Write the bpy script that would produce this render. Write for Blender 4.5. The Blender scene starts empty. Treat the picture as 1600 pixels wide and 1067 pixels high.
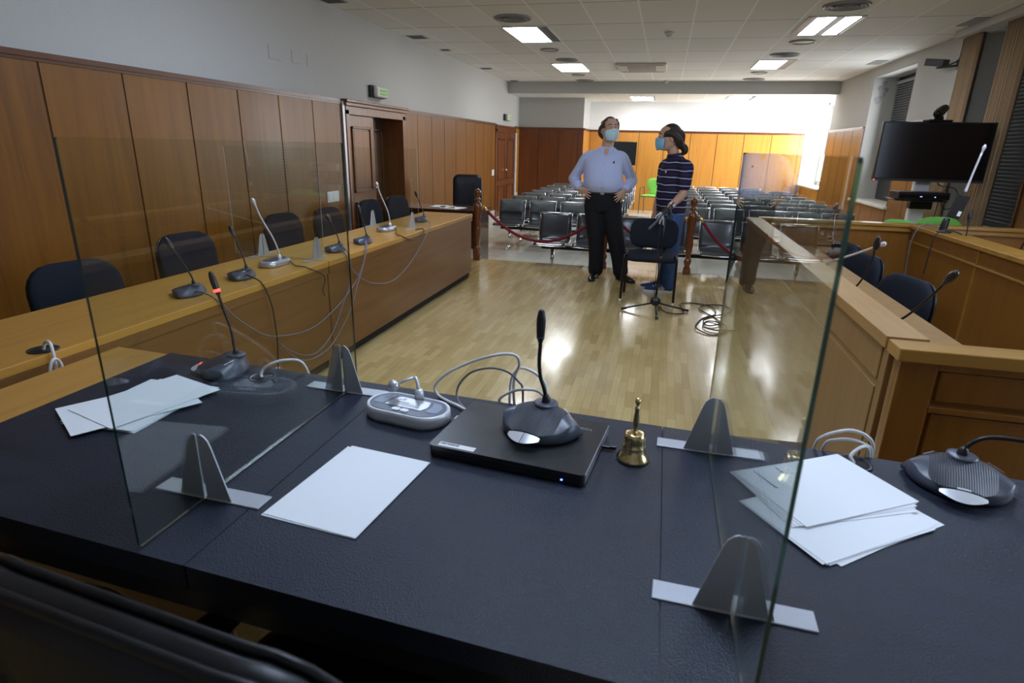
import bpy, bmesh, math, random
from mathutils import Vector, Matrix, Euler
random.seed(7)
PI = math.pi
scene = bpy.context.scene
col = scene.collection
V = Vector

# ------------------------------------------------------------------ mesh builder
def T(x=0, y=0, z=0, rx=0, ry=0, rz=0):
    return Matrix.Translation((x, y, z)) @ Euler((rx, ry, rz), 'XYZ').to_matrix().to_4x4()

def smooth_path(pts, n=6, closed=False):
    pts = [V(p) for p in pts]
    if len(pts) < 3:
        return pts
    out = []
    m = len(pts)
    for i in range(m if closed else m - 1):
        if closed:
            p0, p1, p2, p3 = pts[(i-1) % m], pts[i], pts[(i+1) % m], pts[(i+2) % m]
        else:
            p1, p2 = pts[i], pts[i+1]
            p0 = pts[i-1] if i > 0 else p1*2-p2
            p3 = pts[i+2] if i+2 < m else p2*2-p1
        for k in range(n):
            t = k/n
            out.append(0.5*((2*p1)+(p2-p0)*t+(2*p0-5*p1+4*p2-p3)*t*t+(3*p1-p0-3*p2+p3)*t*t*t))
    if not closed:
        out.append(pts[-1])
    return out

class G:
    def __init__(s):
        s.v = []; s.f = []; s.sm = []; s.mi = []
    def add(s, vs, fs, M=None, smooth=False, mi=0):
        b = len(s.v)
        for p in vs:
            p = V(p)
            s.v.append(M @ p if M is not None else p)
        for f in fs:
            s.f.append([b+i for i in f]); s.sm.append(smooth); s.mi.append(mi)
        return s
    def box(s, x0, x1, y0, y1, z0, z1, M=None, mi=0):
        vs = [(x0,y0,z0),(x1,y0,z0),(x1,y1,z0),(x0,y1,z0),(x0,y0,z1),(x1,y0,z1),(x1,y1,z1),(x0,y1,z1)]
        fs = [(3,2,1,0),(4,5,6,7),(0,1,5,4),(1,2,6,5),(2,3,7,6),(3,0,4,7)]
        return s.add(vs, fs, M, False, mi)
    def prism(s, poly, z0, z1, M=None, smooth=False, mi=0):
        n = len(poly)
        vs = [(p[0],p[1],z0) for p in poly]+[(p[0],p[1],z1) for p in poly]
        fs = [list(range(n))[::-1], [n+i for i in range(n)]]
        s.add(vs, fs, M, False, mi)
        return s.add(vs, [(i,(i+1)%n,n+(i+1)%n,n+i) for i in range(n)], M, smooth, mi)
    def loft(s, rings, M=None, smooth=True, caps=True, closed=False, mi=0):
        n = len(rings[0]); vs = [p for r in rings for p in r]; fs = []
        m = len(rings)
        for j in range(m if closed else m-1):
            a = j*n; b = ((j+1) % m)*n
            for i in range(n):
                k = (i+1) % n
                fs.append((a+i, a+k, b+k, b+i))
        if caps and not closed:
            fs.append(list(range(n))[::-1]); fs.append([(m-1)*n+i for i in range(n)])
        return s.add(vs, fs, M, smooth, mi)
    def lathe(s, prof, n=20, M=None, smooth=True, mi=0):
        rings = [[(max(r,1e-4)*math.cos(2*PI*i/n), max(r,1e-4)*math.sin(2*PI*i/n), z) for i in range(n)] for r, z in prof]
        return s.loft(rings, M, smooth, True, False, mi)
    def tube(s, pts, r, n=8, spl=6, M=None, closed=False, round_ends=False, mi=0, ry=None):
        """r: a radius or a list of radii at the control points."""
        ctl = [V(p) for p in pts]
        if isinstance(r, (int, float)):
            path = smooth_path(ctl, spl, closed) if spl else ctl
            rad = [r]*len(path)
        else:
            aug = smooth_path(ctl, spl, closed) if spl else ctl
            rr = smooth_path([V((q,0,0)) for q in r], spl, closed) if spl else [V((q,0,0)) for q in r]
            path = aug; rad = [max(q.x, 1e-4) for q in rr]
        m = len(path)
        tg = []
        for i in range(m):
            if closed:
                d = path[(i+1) % m]-path[(i-1) % m]
            else:
                d = path[min(i+1, m-1)]-path[max(i-1, 0)]
            tg.append(d.normalized() if d.length > 1e-9 else V((0,0,1)))
        up = V((0,0,1)) if abs(tg[0].z) < .9 else V((1,0,0))
        nx = tg[0].cross(up).normalized()
        if round_ends and not closed:
            h = 4
            d0, d1 = tg[0], tg[-1]; r0, r1 = rad[0], rad[-1]; p0, p1 = path[0], path[-1]
            pre = [(p0-d0*r0*math.cos(k/h*PI/2), max(r0*math.sin(k/h*PI/2), r0*.05)) for k in range(h)]
            post = [(p1+d1*r1*math.sin(k/h*PI/2), max(r1*math.cos(k/h*PI/2), r1*.05)) for k in range(1, h+1)]
            path = [a for a, _ in pre]+path+[a for a, _ in post]
            rad = [b for _, b in pre]+rad+[b for _, b in post]
            tg = [d0]*h+tg+[d1]*h
            m = len(path)
        rings = []
        for i in range(m):
            t = tg[i]
            nx = (nx-t*nx.dot(t))
            nx = nx.normalized() if nx.length > 1e-6 else t.orthogonal().normalized()
            by = t.cross(nx)
            k = ry if ry else 1.0
            rings.append([path[i]+nx*(rad[i]*math.cos(2*PI*a/n))+by*(rad[i]*k*math.sin(2*PI*a/n)) for a in range(n)])
        return s.loft(rings, M, True, True, closed, mi)
    def ball(s, c, rx, ry=None, rz=None, n=16, m=10, M=None, mi=0):
        ry = ry or rx; rz = rz or rx
        rings = []
        for j in range(m+1):
            a = -PI/2+PI*j/m
            q = max(math.cos(a), .02)
            rings.append([(c[0]+rx*q*math.cos(2*PI*i/n), c[1]+ry*q*math.sin(2*PI*i/n), c[2]+rz*math.sin(a)) for i in range(n)])
        return s.loft(rings, M, True, True, False, mi)
    def build(s, name, mat, parent=None, bevel=0, seg=2, M=None, autosmooth=True):
        me = bpy.data.meshes.new(name)
        me.from_pydata([tuple(p) for p in s.v], [], s.f)
        for p, sm, mi in zip(me.polygons, s.sm, s.mi):
            p.use_smooth = sm; p.material_index = mi
        bm = bmesh.new(); bm.from_mesh(me)
        bmesh.ops.recalc_face_normals(bm, faces=bm.faces[:])
        bm.to_mesh(me); bm.free()
        for m_ in (mat if isinstance(mat, (list, tuple)) else [mat]):
            me.materials.append(m_)
        o = bpy.data.objects.new(name, me); col.objects.link(o)
        if parent is not None:
            o.parent = parent
        if M is not None:
            o.matrix_local = M
        if bevel:
            b = o.modifiers.new('bevel', 'BEVEL'); b.width = bevel; b.segments = seg; b.limit_method = 'ANGLE'; b.angle_limit = 0.7
        return o

def tag(o, label=None, cat=None, group=None, kind=None):
    if label: o['label'] = label
    if cat: o['category'] = cat
    if group: o['group'] = group
    if kind: o['kind'] = kind
    return o

def empty(name, loc=(0,0,0), rz=0, label=None, cat=None, group=None):
    o = bpy.data.objects.new(name, None); col.objects.link(o)
    o.empty_display_size = .05
    o.location = loc; o.rotation_euler = (0, 0, rz)
    return tag(o, label, cat, group)

def copy_tree(o, parent=None):
    c = o.copy(); col.objects.link(c); c.parent = parent
    for ch in list(o.children):
        copy_tree(ch, c)
    return c

def struct(g, name, mat, parent=None, **k):
    o = g.build(name, mat, parent, **k)
    o['kind'] = 'structure'
    return o

def bake(o):
    """replace an object's mesh by its evaluated (modified) mesh."""
    bpy.context.view_layer.update()
    dg = bpy.context.evaluated_depsgraph_get()
    me = bpy.data.meshes.new_from_object(o.evaluated_get(dg))
    mats = [m for m in o.data.materials]
    o.modifiers.clear()
    o.data = me
    if not me.materials:
        for m in mats: me.materials.append(m)
    return o

def remesh(o, voxel, it=4, fac=.5, decim=None):
    r = o.modifiers.new('r', 'REMESH'); r.mode = 'VOXEL'; r.voxel_size = voxel; r.use_smooth_shade = True
    if it:
        s_ = o.modifiers.new('s', 'SMOOTH'); s_.factor = fac; s_.iterations = it
    bake(o)
    for p in o.data.polygons: p.use_smooth = True
    return o

def text(name, body, size, M, mat, parent=None, depth=.0003, align='CENTER'):
    c = bpy.data.curves.new(name, 'FONT'); c.body = body; c.size = size; c.extrude = depth; c.align_x = align; c.align_y = 'CENTER'
    o = bpy.data.objects.new(name, c); col.objects.link(o)
    bpy.context.view_layer.update()
    me = bpy.data.meshes.new_from_object(o.evaluated_get(bpy.context.evaluated_depsgraph_get()))
    bpy.data.objects.remove(o)
    me.materials.clear(); me.materials.append(mat)
    t = bpy.data.objects.new(name, me); col.objects.link(t)
    t.parent = parent; t.matrix_local = M
    return t

def rrect(w, h, r, n=5):
    out = []
    for cx, cy, a0 in ((w/2-r, h/2-r, 0), (-w/2+r, h/2-r, PI/2), (-w/2+r, -h/2+r, PI), (w/2-r, -h/2+r, 3*PI/2)):
        for k in range(n+1):
            a = a0+PI/2*k/n
            out.append((cx+r*math.cos(a), cy+r*math.sin(a)))
    return out

# ------------------------------------------------------------------ materials
def mat(name, color, rough=.5, metal=0, spec=.5, coat=0, emit=None, es=0):
    m = bpy.data.materials.new(name); m.use_nodes = True
    b = m.node_tree.nodes['Principled BSDF']
    b.inputs['Base Color'].default_value = (*color, 1)
    b.inputs['Roughness'].default_value = rough
    b.inputs['Metallic'].default_value = metal
    b.inputs['Specular IOR Level'].default_value = spec
    b.inputs['Coat Weight'].default_value = coat
    if coat: b.inputs['Coat Roughness'].default_value = .12
    if emit:
        b.inputs['Emission Color'].default_value = (*emit, 1); b.inputs['Emission Strength'].default_value = es
    return m

class N:
    """tiny node-graph helper"""
    def __init__(s, m):
        s.m = m; s.t = m.node_tree; s.b = s.t.nodes['Principled BSDF']
        s.co = s.t.nodes.new('ShaderNodeTexCoord')
    def n(s, typ, **k):
        x = s.t.nodes.new(typ)
        for a, b in k.items():
            if a.startswith('_'): setattr(x, a[1:], b)
            else: x.inputs[a.replace('__', ' ')].default_value = b
        return x
    def l(s, a, b): s.t.links.new(a, b)
    def ramp(s, src, stops):
        r = s.t.nodes.new('ShaderNodeValToRGB')
        e = r.color_ramp.elements
        e[0].position, e[0].color = stops[0][0], (*stops[0][1], 1)
        e[1].position, e[1].color = stops[-1][0], (*stops[-1][1], 1)
        for p, c in stops[1:-1]:
            q = e.new(p); q.color = (*c, 1)
        s.l(src, r.inputs[0]); return r.outputs[0]
    def mapping(s, sc=(1,1,1), rot=(0,0,0), loc=(0,0,0), src='Object'):
        mp = s.t.nodes.new('ShaderNodeMapping'); mp.inputs['Scale'].default_value = sc; mp.inputs['Rotation'].default_value = rot; mp.inputs['Location'].default_value = loc
        s.l(s.co.outputs[src], mp.inputs[0]); return mp.outputs[0]
    def noise(s, vec, scale, detail=4, rough=.5, dist=0):
        x = s.t.nodes.new('ShaderNodeTexNoise'); x.inputs['Scale'].default_value = scale; x.inputs['Detail'].default_value = detail
        x.inputs['Roughness'].default_value = rough; x.inputs['Distortion'].default_value = dist
        s.l(vec, x.inputs['Vector']); return x.outputs['Fac']
    def math(s, op, a, b=0.0, clamp=False):
        x = s.t.nodes.new('ShaderNodeMath'); x.operation = op; x.use_clamp = clamp
        for i, q in enumerate((a, b)):
            if isinstance(q, (int, float)): x.inputs[i].default_value = q
            else: s.l(q, x.inputs[i])
        return x.outputs[0]
    def mix(s, fac, a, b, mode='MIX'):
        x = s.t.nodes.new('ShaderNodeMix'); x.data_type = 'RGBA'; x.blend_type = mode
        for i, q in ((0, fac), (6, a), (7, b)):
            if isinstance(q, (int, float)): x.inputs[i].default_value = q
            elif isinstance(q, tuple): x.inputs[i].default_value = (*q, 1)
            else: s.l(q, x.inputs[i])
        return x.outputs[2]
    def sep(s, vec):
        x = s.t.nodes.new('ShaderNodeSeparateXYZ'); s.l(vec, x.inputs[0]); return x.outputs
    def bump(s, h, st=.2, d=.01):
        x = s.t.nodes.new('ShaderNodeBump'); x.inputs['Strength'].default_value = st; x.inputs['Distance'].default_value = d
        s.l(h, x.inputs['Height']); s.l(x.outputs[0], s.b.inputs['Normal'])
    def color(s, c): s.l(c, s.b.inputs['Base Color'])
    def rough(s, c): s.l(c, s.b.inputs['Roughness'])

def wood(name, dark, mid, light, grain='z', rough=.35, scale=1.0, coat=.3, vary=.25, fine=.5):
    m = mat(name, mid, rough, 0, .5, coat); n = N(m)
    st = {'z': (9, 9, .55), 'y': (9, .55, 9), 'x': (.55, 9, 9)}[grain]
    a = n.noise(n.mapping(tuple(q*scale for q in st)), 1.6, 6, .6, .6)
    fs = {'z': (90, 90, 2.5), 'y': (90, 2.5, 90), 'x': (2.5, 90, 90)}[grain]
    f = n.noise(n.mapping(tuple(q*scale for q in fs)), 1.5, 3, .6)
    big = n.noise(n.mapping((.8, .8, .8)), 1.3, 2)
    c = n.ramp(a, [(.25, dark), (.5, mid), (.78, light)])
    c = n.mix(n.math('MULTIPLY', n.ramp(f, [(.35, (1,1,1)), (.62, (0,0,0))]), fine*.6), c, dark, 'MIX')
    c = n.mix(vary, c, n.ramp(big, [(.3, dark), (.7, light)]))
    n.color(c)
    n.rough(n.math('ADD', n.math('MULTIPLY', f, .12), rough-.06))
    n.bump(f, .06, .002)
    return m

def noisy(name, c1, c2, scale=40, rough=.6, bump=.15, metal=0, spec=.5, dist=.003, coat=0):
    m = mat(name, c1, rough, metal, spec, coat); n = N(m)
    a = n.noise(n.mapping(), scale, 5, .6)
    n.color(n.ramp(a, [(.3, c1), (.7, c2)]))
    if bump: n.bump(a, bump, dist)
    return m

M = {}
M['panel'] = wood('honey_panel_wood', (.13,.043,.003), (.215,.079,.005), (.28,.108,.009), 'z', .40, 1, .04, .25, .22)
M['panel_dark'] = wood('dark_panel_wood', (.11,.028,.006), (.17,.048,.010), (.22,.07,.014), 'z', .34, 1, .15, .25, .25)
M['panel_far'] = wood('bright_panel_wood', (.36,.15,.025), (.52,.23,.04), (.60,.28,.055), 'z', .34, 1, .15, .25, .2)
M['strip'] = wood('dark_strip_wood', (.05,.014,.005), (.085,.026,.009), (.12,.04,.013), 'z', .35, 1, .3)
M['trimwood'] = wood('trim_wood', (.07,.022,.007), (.12,.038,.011), (.16,.055,.017), 'y', .35, 1, .3)
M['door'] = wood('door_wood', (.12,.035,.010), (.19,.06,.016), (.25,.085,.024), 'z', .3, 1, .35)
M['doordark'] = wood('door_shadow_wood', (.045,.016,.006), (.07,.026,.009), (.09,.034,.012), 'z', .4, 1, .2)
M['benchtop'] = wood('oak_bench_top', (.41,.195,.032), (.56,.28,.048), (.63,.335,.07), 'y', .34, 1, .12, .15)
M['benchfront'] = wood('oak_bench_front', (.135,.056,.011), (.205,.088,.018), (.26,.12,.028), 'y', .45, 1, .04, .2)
M['rail'] = wood('golden_rail_wood', (.30,.14,.022), (.42,.21,.035), (.50,.27,.055), 'x', .32, 1, .3, .15)
M['deskpanel'] = wood('amber_desk_panel', (.19,.072,.010), (.27,.108,.017), (.33,.14,.025), 'z', .36, 1, .2, .2)
M['desktan'] = wood('tan_desk_side', (.22,.115,.036), (.30,.165,.055), (.36,.205,.075), 'z', .45, 1, .04, .15)
M['darktable'] = wood('wenge_table', (.04,.013,.006), (.065,.022,.009), (.09,.032,.013), 'x', .22, 1, .6)
M['turned'] = wood('turned_post_wood', (.10,.025,.006), (.18,.05,.012), (.25,.075,.018), 'z', .2, 1.5, .7)
M['darkunder'] = mat('dark_void', (.012,.010,.009), .8)

# plaster and ceiling
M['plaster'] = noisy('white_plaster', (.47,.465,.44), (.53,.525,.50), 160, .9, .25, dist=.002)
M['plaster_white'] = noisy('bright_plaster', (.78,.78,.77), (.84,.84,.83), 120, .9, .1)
def ceiling_mat():
    m = mat('ceiling_tiles', (.6,.6,.55), .85); n = N(m)
    s = n.sep(n.mapping((1,1,1), loc=(-.16, -8.25, 0)))
    gx = n.math('FRACT', n.math('ADD', n.math('DIVIDE', s[0], .6), 100.0))
    gy = n.math('FRACT', n.math('ADD', n.math('DIVIDE', s[1], 1.165), 100.0))
    lx = n.math('GREATER_THAN', n.math('ABSOLUTE', n.math('SUBTRACT', gx, .5)), .482)
    ly = n.math('GREATER_THAN', n.math('ABSOLUTE', n.math('SUBTRACT', gy, .5)), .4915)
    # each tile a slightly different grey
    ix = n.math('FLOOR', n.math('ADD', n.math('DIVIDE', s[0], .6), 100.0))
    iy = n.math('FLOOR', n.math('ADD', n.math('DIVIDE', s[1], 1.165), 100.0))
    cmb = n.t.nodes.new('ShaderNodeCombineXYZ'); n.l(ix, cmb.inputs[0]); n.l(iy, cmb.inputs[1])
    wn = n.t.nodes.new('ShaderNodeTexWhiteNoise'); n.l(cmb.outputs[0], wn.inputs['Vector'])
    c = n.ramp(wn.outputs['Value'], [(0, (.78,.77,.70)), (1, (.86,.855,.81))])
    sp = n.noise(n.mapping(), 220, 3)
    c = n.mix(.25, c, n.ramp(sp, [(.35, (.60,.59,.54)), (.6, (.80,.79,.75))]))
    c = n.mix(ly, c, (.33,.325,.30))
    c = n.mix(lx, c, (.93,.93,.90))
    n.color(c)
    n.bump(n.math('SUBTRACT', 1.0, n.math('MAXIMUM', lx, ly)), .3, .004)
    return m
M['ceiling'] = ceiling_mat()

def parquet():
    m = mat('parquet', (.5,.35,.15), .22, 0, .5, .35); n = N(m)
    mp = n.mapping((1,1,1), rot=(0,0,PI/2))
    b = n.t.nodes.new('ShaderNodeTexBrick')
    b.inputs['Scale'].default_value = 1; b.inputs['Brick Width'].default_value = .25; b.inputs['Row Height'].default_value = .05
    b.inputs['Mortar Size'].default_value = .0006; b.inputs['Bias'].default_value = 0; b.offset = .37; b.offset_frequency = 2
    b.inputs['Color1'].default_value = (0,0,0,1); b.inputs['Color2'].default_value = (1,1,1,1); b.inputs['Mortar'].default_value = (.2,.2,.2,1)
    wob = n.noise(n.mapping((1,1,1)), 1.2, 2)
    n.l(mp, b.inputs['Vector'])
    c = n.ramp(b.outputs['Color'], [(0, (.44,.30,.105)), (.3, (.53,.375,.14)), (.65, (.59,.43,.17)), (1, (.68,.51,.22))])
    g = n.noise(n.mapping((60, 2.5, 1)), 1.4, 4, .6)
    c = n.mix(.35, c, n.ramp(g, [(.3, (.37,.25,.09)), (.7, (.58,.44,.20))]))
    c = n.mix(.25, c, n.ramp(wob, [(.35, (.40,.28,.11)), (.65, (.60,.47,.23))]))
    c = n.mix(n.math('MULTIPLY', b.outputs['Fac'], .7), c, (.16,.10,.035))
    n.color(c)
    n.rough(n.math('ADD', n.math('MULTIPLY', n.math('MULTIPLY', n.noise(n.mapping((5,5,5)), 4, 4), b.outputs['Color']), .18), .13))
    h = n.math('ADD', n.math('MULTIPLY', b.outputs['Color'], .5), n.math('SUBTRACT', 1.0, b.outputs['Fac']))
    n.bump(n.math('ADD', h, n.math('MULTIPLY', wob, 1.5)), .10, .002)
    return m
M['parquet'] = parquet()

def stone_tile():
    m = mat('stone_tile', (.6,.62,.57), .18, 0, .5, .2); n = N(m)
    s = n.sep(n.mapping((1,1,1)))
    ix = n.math('FLOOR', n.math('ADD', n.math('DIVIDE', s[0], .6), 100.0)); iy = n.math('FLOOR', n.math('ADD', n.math('DIVIDE', s[1], .6), 100.0))
    cmb = n.t.nodes.new('ShaderNodeCombineXYZ'); n.l(ix, cmb.inputs[0]); n.l(iy, cmb.inputs[1])
    wn = n.t.nodes.new('ShaderNodeTexWhiteNoise'); n.l(cmb.outputs[0], wn.inputs['Vector'])
    c = n.ramp(wn.outputs['Value'], [(0, (.60,.63,.58)), (.7, (.64,.66,.60)), (.78, (.50,.50,.36)), (1, (.52,.52,.40))])
    c = n.mix(.3, c, n.ramp(n.noise(n.mapping(), 3, 6), [(.3, (.5,.52,.46)), (.7, (.72,.74,.70))]))
    fx = n.math('FRACT', n.math('ADD', n.math('DIVIDE', s[0], .6), 100.0)); fy = n.math('FRACT', n.math('ADD', n.math('DIVIDE', s[1], .6), 100.0))
    e = n.math('MAXIMUM', n.math('GREATER_THAN', n.math('ABSOLUTE', n.math('SUBTRACT', fx, .5)), .495), n.math('GREATER_THAN', n.math('ABSOLUTE', n.math('SUBTRACT', fy, .5)), .495))
    n.color(n.mix(n.math('MULTIPLY', e, .6), c, (.3,.3,.27)))
    return m
M['tile'] = stone_tile()
M['marble'] = noisy('marble_sill', (.66,.63,.56), (.76,.74,.68), 8, .25, 0)

def leather(name, c1, c2, rough=.42, sc=260, bump=.5, spec=.5):
    m = mat(name, c1, rough, 0, spec); n = N(m)
    v = n.t.nodes.new('ShaderNodeTexVoronoi'); v.inputs['Scale'].default_value = sc
    n.l(n.mapping(), v.inputs['Vector'])
    big = n.noise(n.mapping((1, 3, 1)), 7, 6, .6, .8)
    n.color(n.ramp(big, [(.3, c1), (.7, c2)]))
    n.rough(n.math('ADD', n.math('MULTIPLY', big, .25), rough-.1))
    n.bump(n.math('ADD', v.outputs['Distance'], n.math('MULTIPLY', big, .5)), bump, .0012)
    return m
M['leather'] = leather('table_leather', (.011,.014,.026), (.019,.024,.042), .42, 330, .6, .32)
M['chairleather'] = leather('chair_leather', (.004,.004,.006), (.007,.007,.010), .34, 90, .15, .35)
M['fabric'] = noisy('black_fabric', (.012,.014,.020), (.022,.025,.034), 500, .95, .5, spec=.2)
M['fabric_blue'] = noisy('navy_fabric', (.012,.015,.023), (.020,.024,.034), 420, .95, .5, spec=.2)
M['blackmetal'] = mat('black_metal', (.012,.012,.014), .35, .2)
M['blackplastic'] = mat('black_plastic', (.015,.015,.018), .35)
M['darkgrey'] = noisy('charcoal_plastic', (.045,.048,.058), (.055,.058,.07), 300, .42, .05)
M['micgrey'] = noisy('slate_mic_plastic', (.058,.066,.095), (.072,.082,.116), 300, .34, .04)
M['silver'] = mat('silver_plastic', (.55,.56,.60), .3, .65)
M['silverlt'] = mat('pale_silver', (.72,.73,.78), .35, .3)
M['chrome'] = mat('chrome', (.75,.76,.78), .12, 1)
M['steel'] = noisy('brushed_steel_grey', (.36,.37,.41), (.42,.43,.47), 200, .38, .03, .75)
M['bracket'] = noisy('grey_bracket_steel', (.42,.43,.47), (.47,.48,.52), 240, .5, .03, .45)
M['brass'] = mat('brass', (.70,.54,.27), .20, 1)
M['white'] = mat('white_plastic', (.80,.80,.78), .4)
M['cablewhite'] = mat('white_cable', (.74,.73,.74), .4)
M['cablegrey'] = mat('grey_cable', (.16,.15,.17), .45)
M['cabledark'] = mat('dark_cable', (.025,.022,.022), .5)
M['paper'] = mat('paper', (.84,.86,.90), .75, 0, .3)
M['ink'] = mat('ink', (.10,.11,.16), .8)
M['lettering'] = mat('pale_lettering', (.70,.71,.74), .5)
M['lettergrey'] = mat('silver_lettering', (.38,.38,.40), .4, .5)
M['red'] = mat('red_light', (.9,.05,.04), .4, emit=(1,.05,.04), es=4)
M['blueled'] = mat('blue_light', (.1,.15,1), .4, emit=(.1,.2,1), es=6)
M['rope'] = noisy('crimson_rope', (.17,.008,.02), (.26,.02,.035), 250, .85, .5)
M['seatshell'] = mat('graphite_seat_shell', (.050,.054,.060), .22, 0, .5, .4)
M['seatpad'] = noisy('grey_vinyl_pad', (.075,.088,.092), (.095,.110,.112), 400, .42, .1)
M['green'] = noisy('lime_green_upholstery', (.20,.58,.09), (.25,.66,.12), 300, .7, .1)
M['screen'] = mat('black_screen', (.006,.006,.008), .16, 0, .5)
M['curtain'] = noisy('brown_curtain', (.30,.20,.115), (.37,.26,.155), 60, .9, .2)
M['blinds'] = mat('dark_blinds', (.03,.032,.034), .5)
M['blindslat'] = mat('slat_grey', (.30,.32,.33), .5)
M['panel_light'] = mat('lit_diffuser', (.9,.92,1), .5, emit=(.93,.96,1), es=17)
M['panel_fill'] = mat('cool_fill_diffuser', (.8,.9,1), .5, emit=(.62,.76,1), es=17)
M['grille'] = mat('dark_louvre', (.18,.185,.20), .5, .3)
M['vent'] = mat('vent_grey', (.30,.30,.30), .5, .2)
M['ventdark'] = mat('vent_dark', (.05,.05,.05), .6)
M['offwhite'] = mat('off_white', (.62,.61,.55), .5)
M['skin'] = noisy('skin', (.62,.37,.26), (.66,.41,.29), 30, .55, .03)
M['skin2'] = noisy('tan_skin', (.50,.28,.18), (.55,.32,.21), 30, .55, .03)
M['hairbrown'] = noisy('brown_hair', (.045,.028,.018), (.085,.056,.038), 90, .6, .5)
M['hairdark'] = noisy('dark_brown_hair', (.018,.012,.009), (.042,.027,.019), 90, .55, .5)
M['mask'] = mat('surgical_mask', (.58,.80,.86), .8)
M['maskblue'] = mat('blue_surgical_mask', (.25,.55,.80), .8)
M['eyewhite'] = mat('eye_white', (.75,.73,.70), .3)
M['eyedark'] = mat('eye_dark', (.02,.014,.01), .2)
M['trouser'] = noisy('charcoal_trousers', (.010,.010,.012), (.018,.018,.021), 120, .9, .2, spec=.25)
M['belt'] = mat('dark_belt', (.03,.02,.014), .4)
M['shoeblack'] = mat('polished_black_shoe', (.010,.010,.012), .18, 0, .5, .5)
M['denim'] = noisy('blue_denim', (.035,.075,.19), (.075,.13,.28), 60, .9, .3, spec=.2)
M['sneaker'] = noisy('blue_canvas_shoe', (.025,.04,.13), (.04,.06,.17), 200, .8, .2)
M['sole'] = mat('white_rubber', (.66,.66,.64), .6)
M['pearlstripe'] = M['white']

def shirt_mat():
    m = mat('pinstripe_shirt', (.4,.45,.75), .8, 0, .2); n = N(m)
    s = n.sep(n.mapping((1,1,1)))
    w = n.noise(n.mapping((1,1,1)), 9, 2)
    x = n.math('ADD', s[0], n.math('MULTIPLY', w, .012))
    f = n.math('FRACT', n.math('ADD', n.math('MULTIPLY', x, 62), 100.0))
    t = n.math('GREATER_THAN', f, .62)
    n.color(n.mix(t, (.44,.51,.84), (.76,.80,.95)))
    n.bump(n.noise(n.mapping((1,1,1)), 14, 3, .6, .6), .45, .02)
    return m
M['shirt'] = shirt_mat()
def polo_mat():
    m = mat('striped_polo', (.02,.02,.05), .85, 0, .2); n = N(m)
    s = n.sep(n.mapping((1,1,1)))
    w = n.noise(n.mapping((1,1,1)), 6, 2)
    z = n.math('ADD', s[2], n.math('MULTIPLY', w, .03))
    f = n.math('FRACT', n.math('ADD', n.math('MULTIPLY', z, 13.8), 100.0))
    t = n.math('GREATER_THAN', f, .89)
    t2 = n.math('MULTIPLY', n.math('GREATER_THAN', f, .36), n.math('LESS_THAN', f, .55))
    c = n.mix(t2, (.020,.017,.045), (.045,.022,.055))
    n.color(n.mix(t, c, (.50,.53,.66)))
    n.bump(n.noise(n.mapping((1,1,1)), 12, 3, .6, .6), .35, .02)
    return m
M['polo'] = polo_mat()

def glass_mat(name, tint=(.93,.965,.955)):
    m = bpy.data.materials.new(name); m.use_nodes = True
    t = m.node_tree; t.nodes.clear()
    out = t.nodes.new('ShaderNodeOutputMaterial'); mx = t.nodes.new('ShaderNodeMixShader')
    tr = t.nodes.new('ShaderNodeBsdfTransparent'); tr.inputs[0].default_value = (*tint, 1)
    gl = t.nodes.new('ShaderNodeBsdfGlossy'); gl.inputs['Roughness'].default_value = 0.0; gl.inputs[0].default_value = (1,1,1,1)
    lw = t.nodes.new('ShaderNodeLayerWeight'); lw.inputs['Blend'].default_value = .5
    p = t.nodes.new('ShaderNodeMath'); p.operation = 'POWER'; p.inputs[1].default_value = 5
    q = t.nodes.new('ShaderNodeMath'); q.operation = 'MULTIPLY_ADD'; q.inputs[1].default_value = .96; q.inputs[2].default_value = .04
    t.links.new(lw.outputs['Facing'], p.inputs[0]); t.links.new(p.outputs[0], q.inputs[0]); t.links.new(q.outputs[0], mx.inputs[0])
    t.links.new(tr.outputs[0], mx.inputs[1]); t.links.new(gl.outputs[0], mx.inputs[2]); t.links.new(mx.outputs[0], out.inputs[0])
    return m
M['glass'] = glass_mat('clear_screen')
M['glassedge'] = mat('green_glass_edge', (.006,.045,.042), .12, 0, .7)
M['glassedge'].node_tree.nodes['Principled BSDF'].inputs['Transmission Weight'].default_value = .35
M['acryledge'] = mat('pale_acrylic_edge', (.35,.38,.36), .3, 0, .6)
M['windowglass'] = glass_mat('window_glass', (.9,.93,.95))
def ribbed(name, base, n_, axis=0):
    m = mat(name, base, .38); n = N(m)
    s = n.sep(n.mapping((1,1,1)))
    f = n.math('SINE', n.math('MULTIPLY', s[axis], n_))
    n.color(n.mix(n.math('GREATER_THAN', f, .1), tuple(q*.45 for q in base), base))
    n.bump(f, .6, .002)
    return m
M['grid'] = ribbed('ribbed_speaker_grille', (.060,.066,.092), 2*PI/.0045)
# ------------------------------------------------------------------ the setting
XL, XR, ZC = -3.86, 3.48, 2.95
LOW = -.17                    # audience floor lies below the parquet platform
YB, YD, YP, YS = 17.5, 16.2, 7.74, 15.0

struct(G().box(XL-.2, XR+.6, -1.5, YP, LOW-.1, 0), 'floor_parquet', M['parquet'])
struct(G().box(XL-.2, XR+.6, YP, YB+.2, LOW-.1, LOW), 'floor_tiled', M['tile'])
struct(G().box(XL-.2, XR+.6, -1.5, YS+.05, ZC, ZC+.1), 'ceiling', M['ceiling'])
struct(G().box(XL-.2, XR+.6, YS, YB+.2, 2.69, ZC+.1), 'ceiling_rear', M['ceiling'])
struct(G().box(XL, XR, YS-.015, YS-.002, 2.69, ZC), 'trim_2', M['plaster'])

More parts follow.
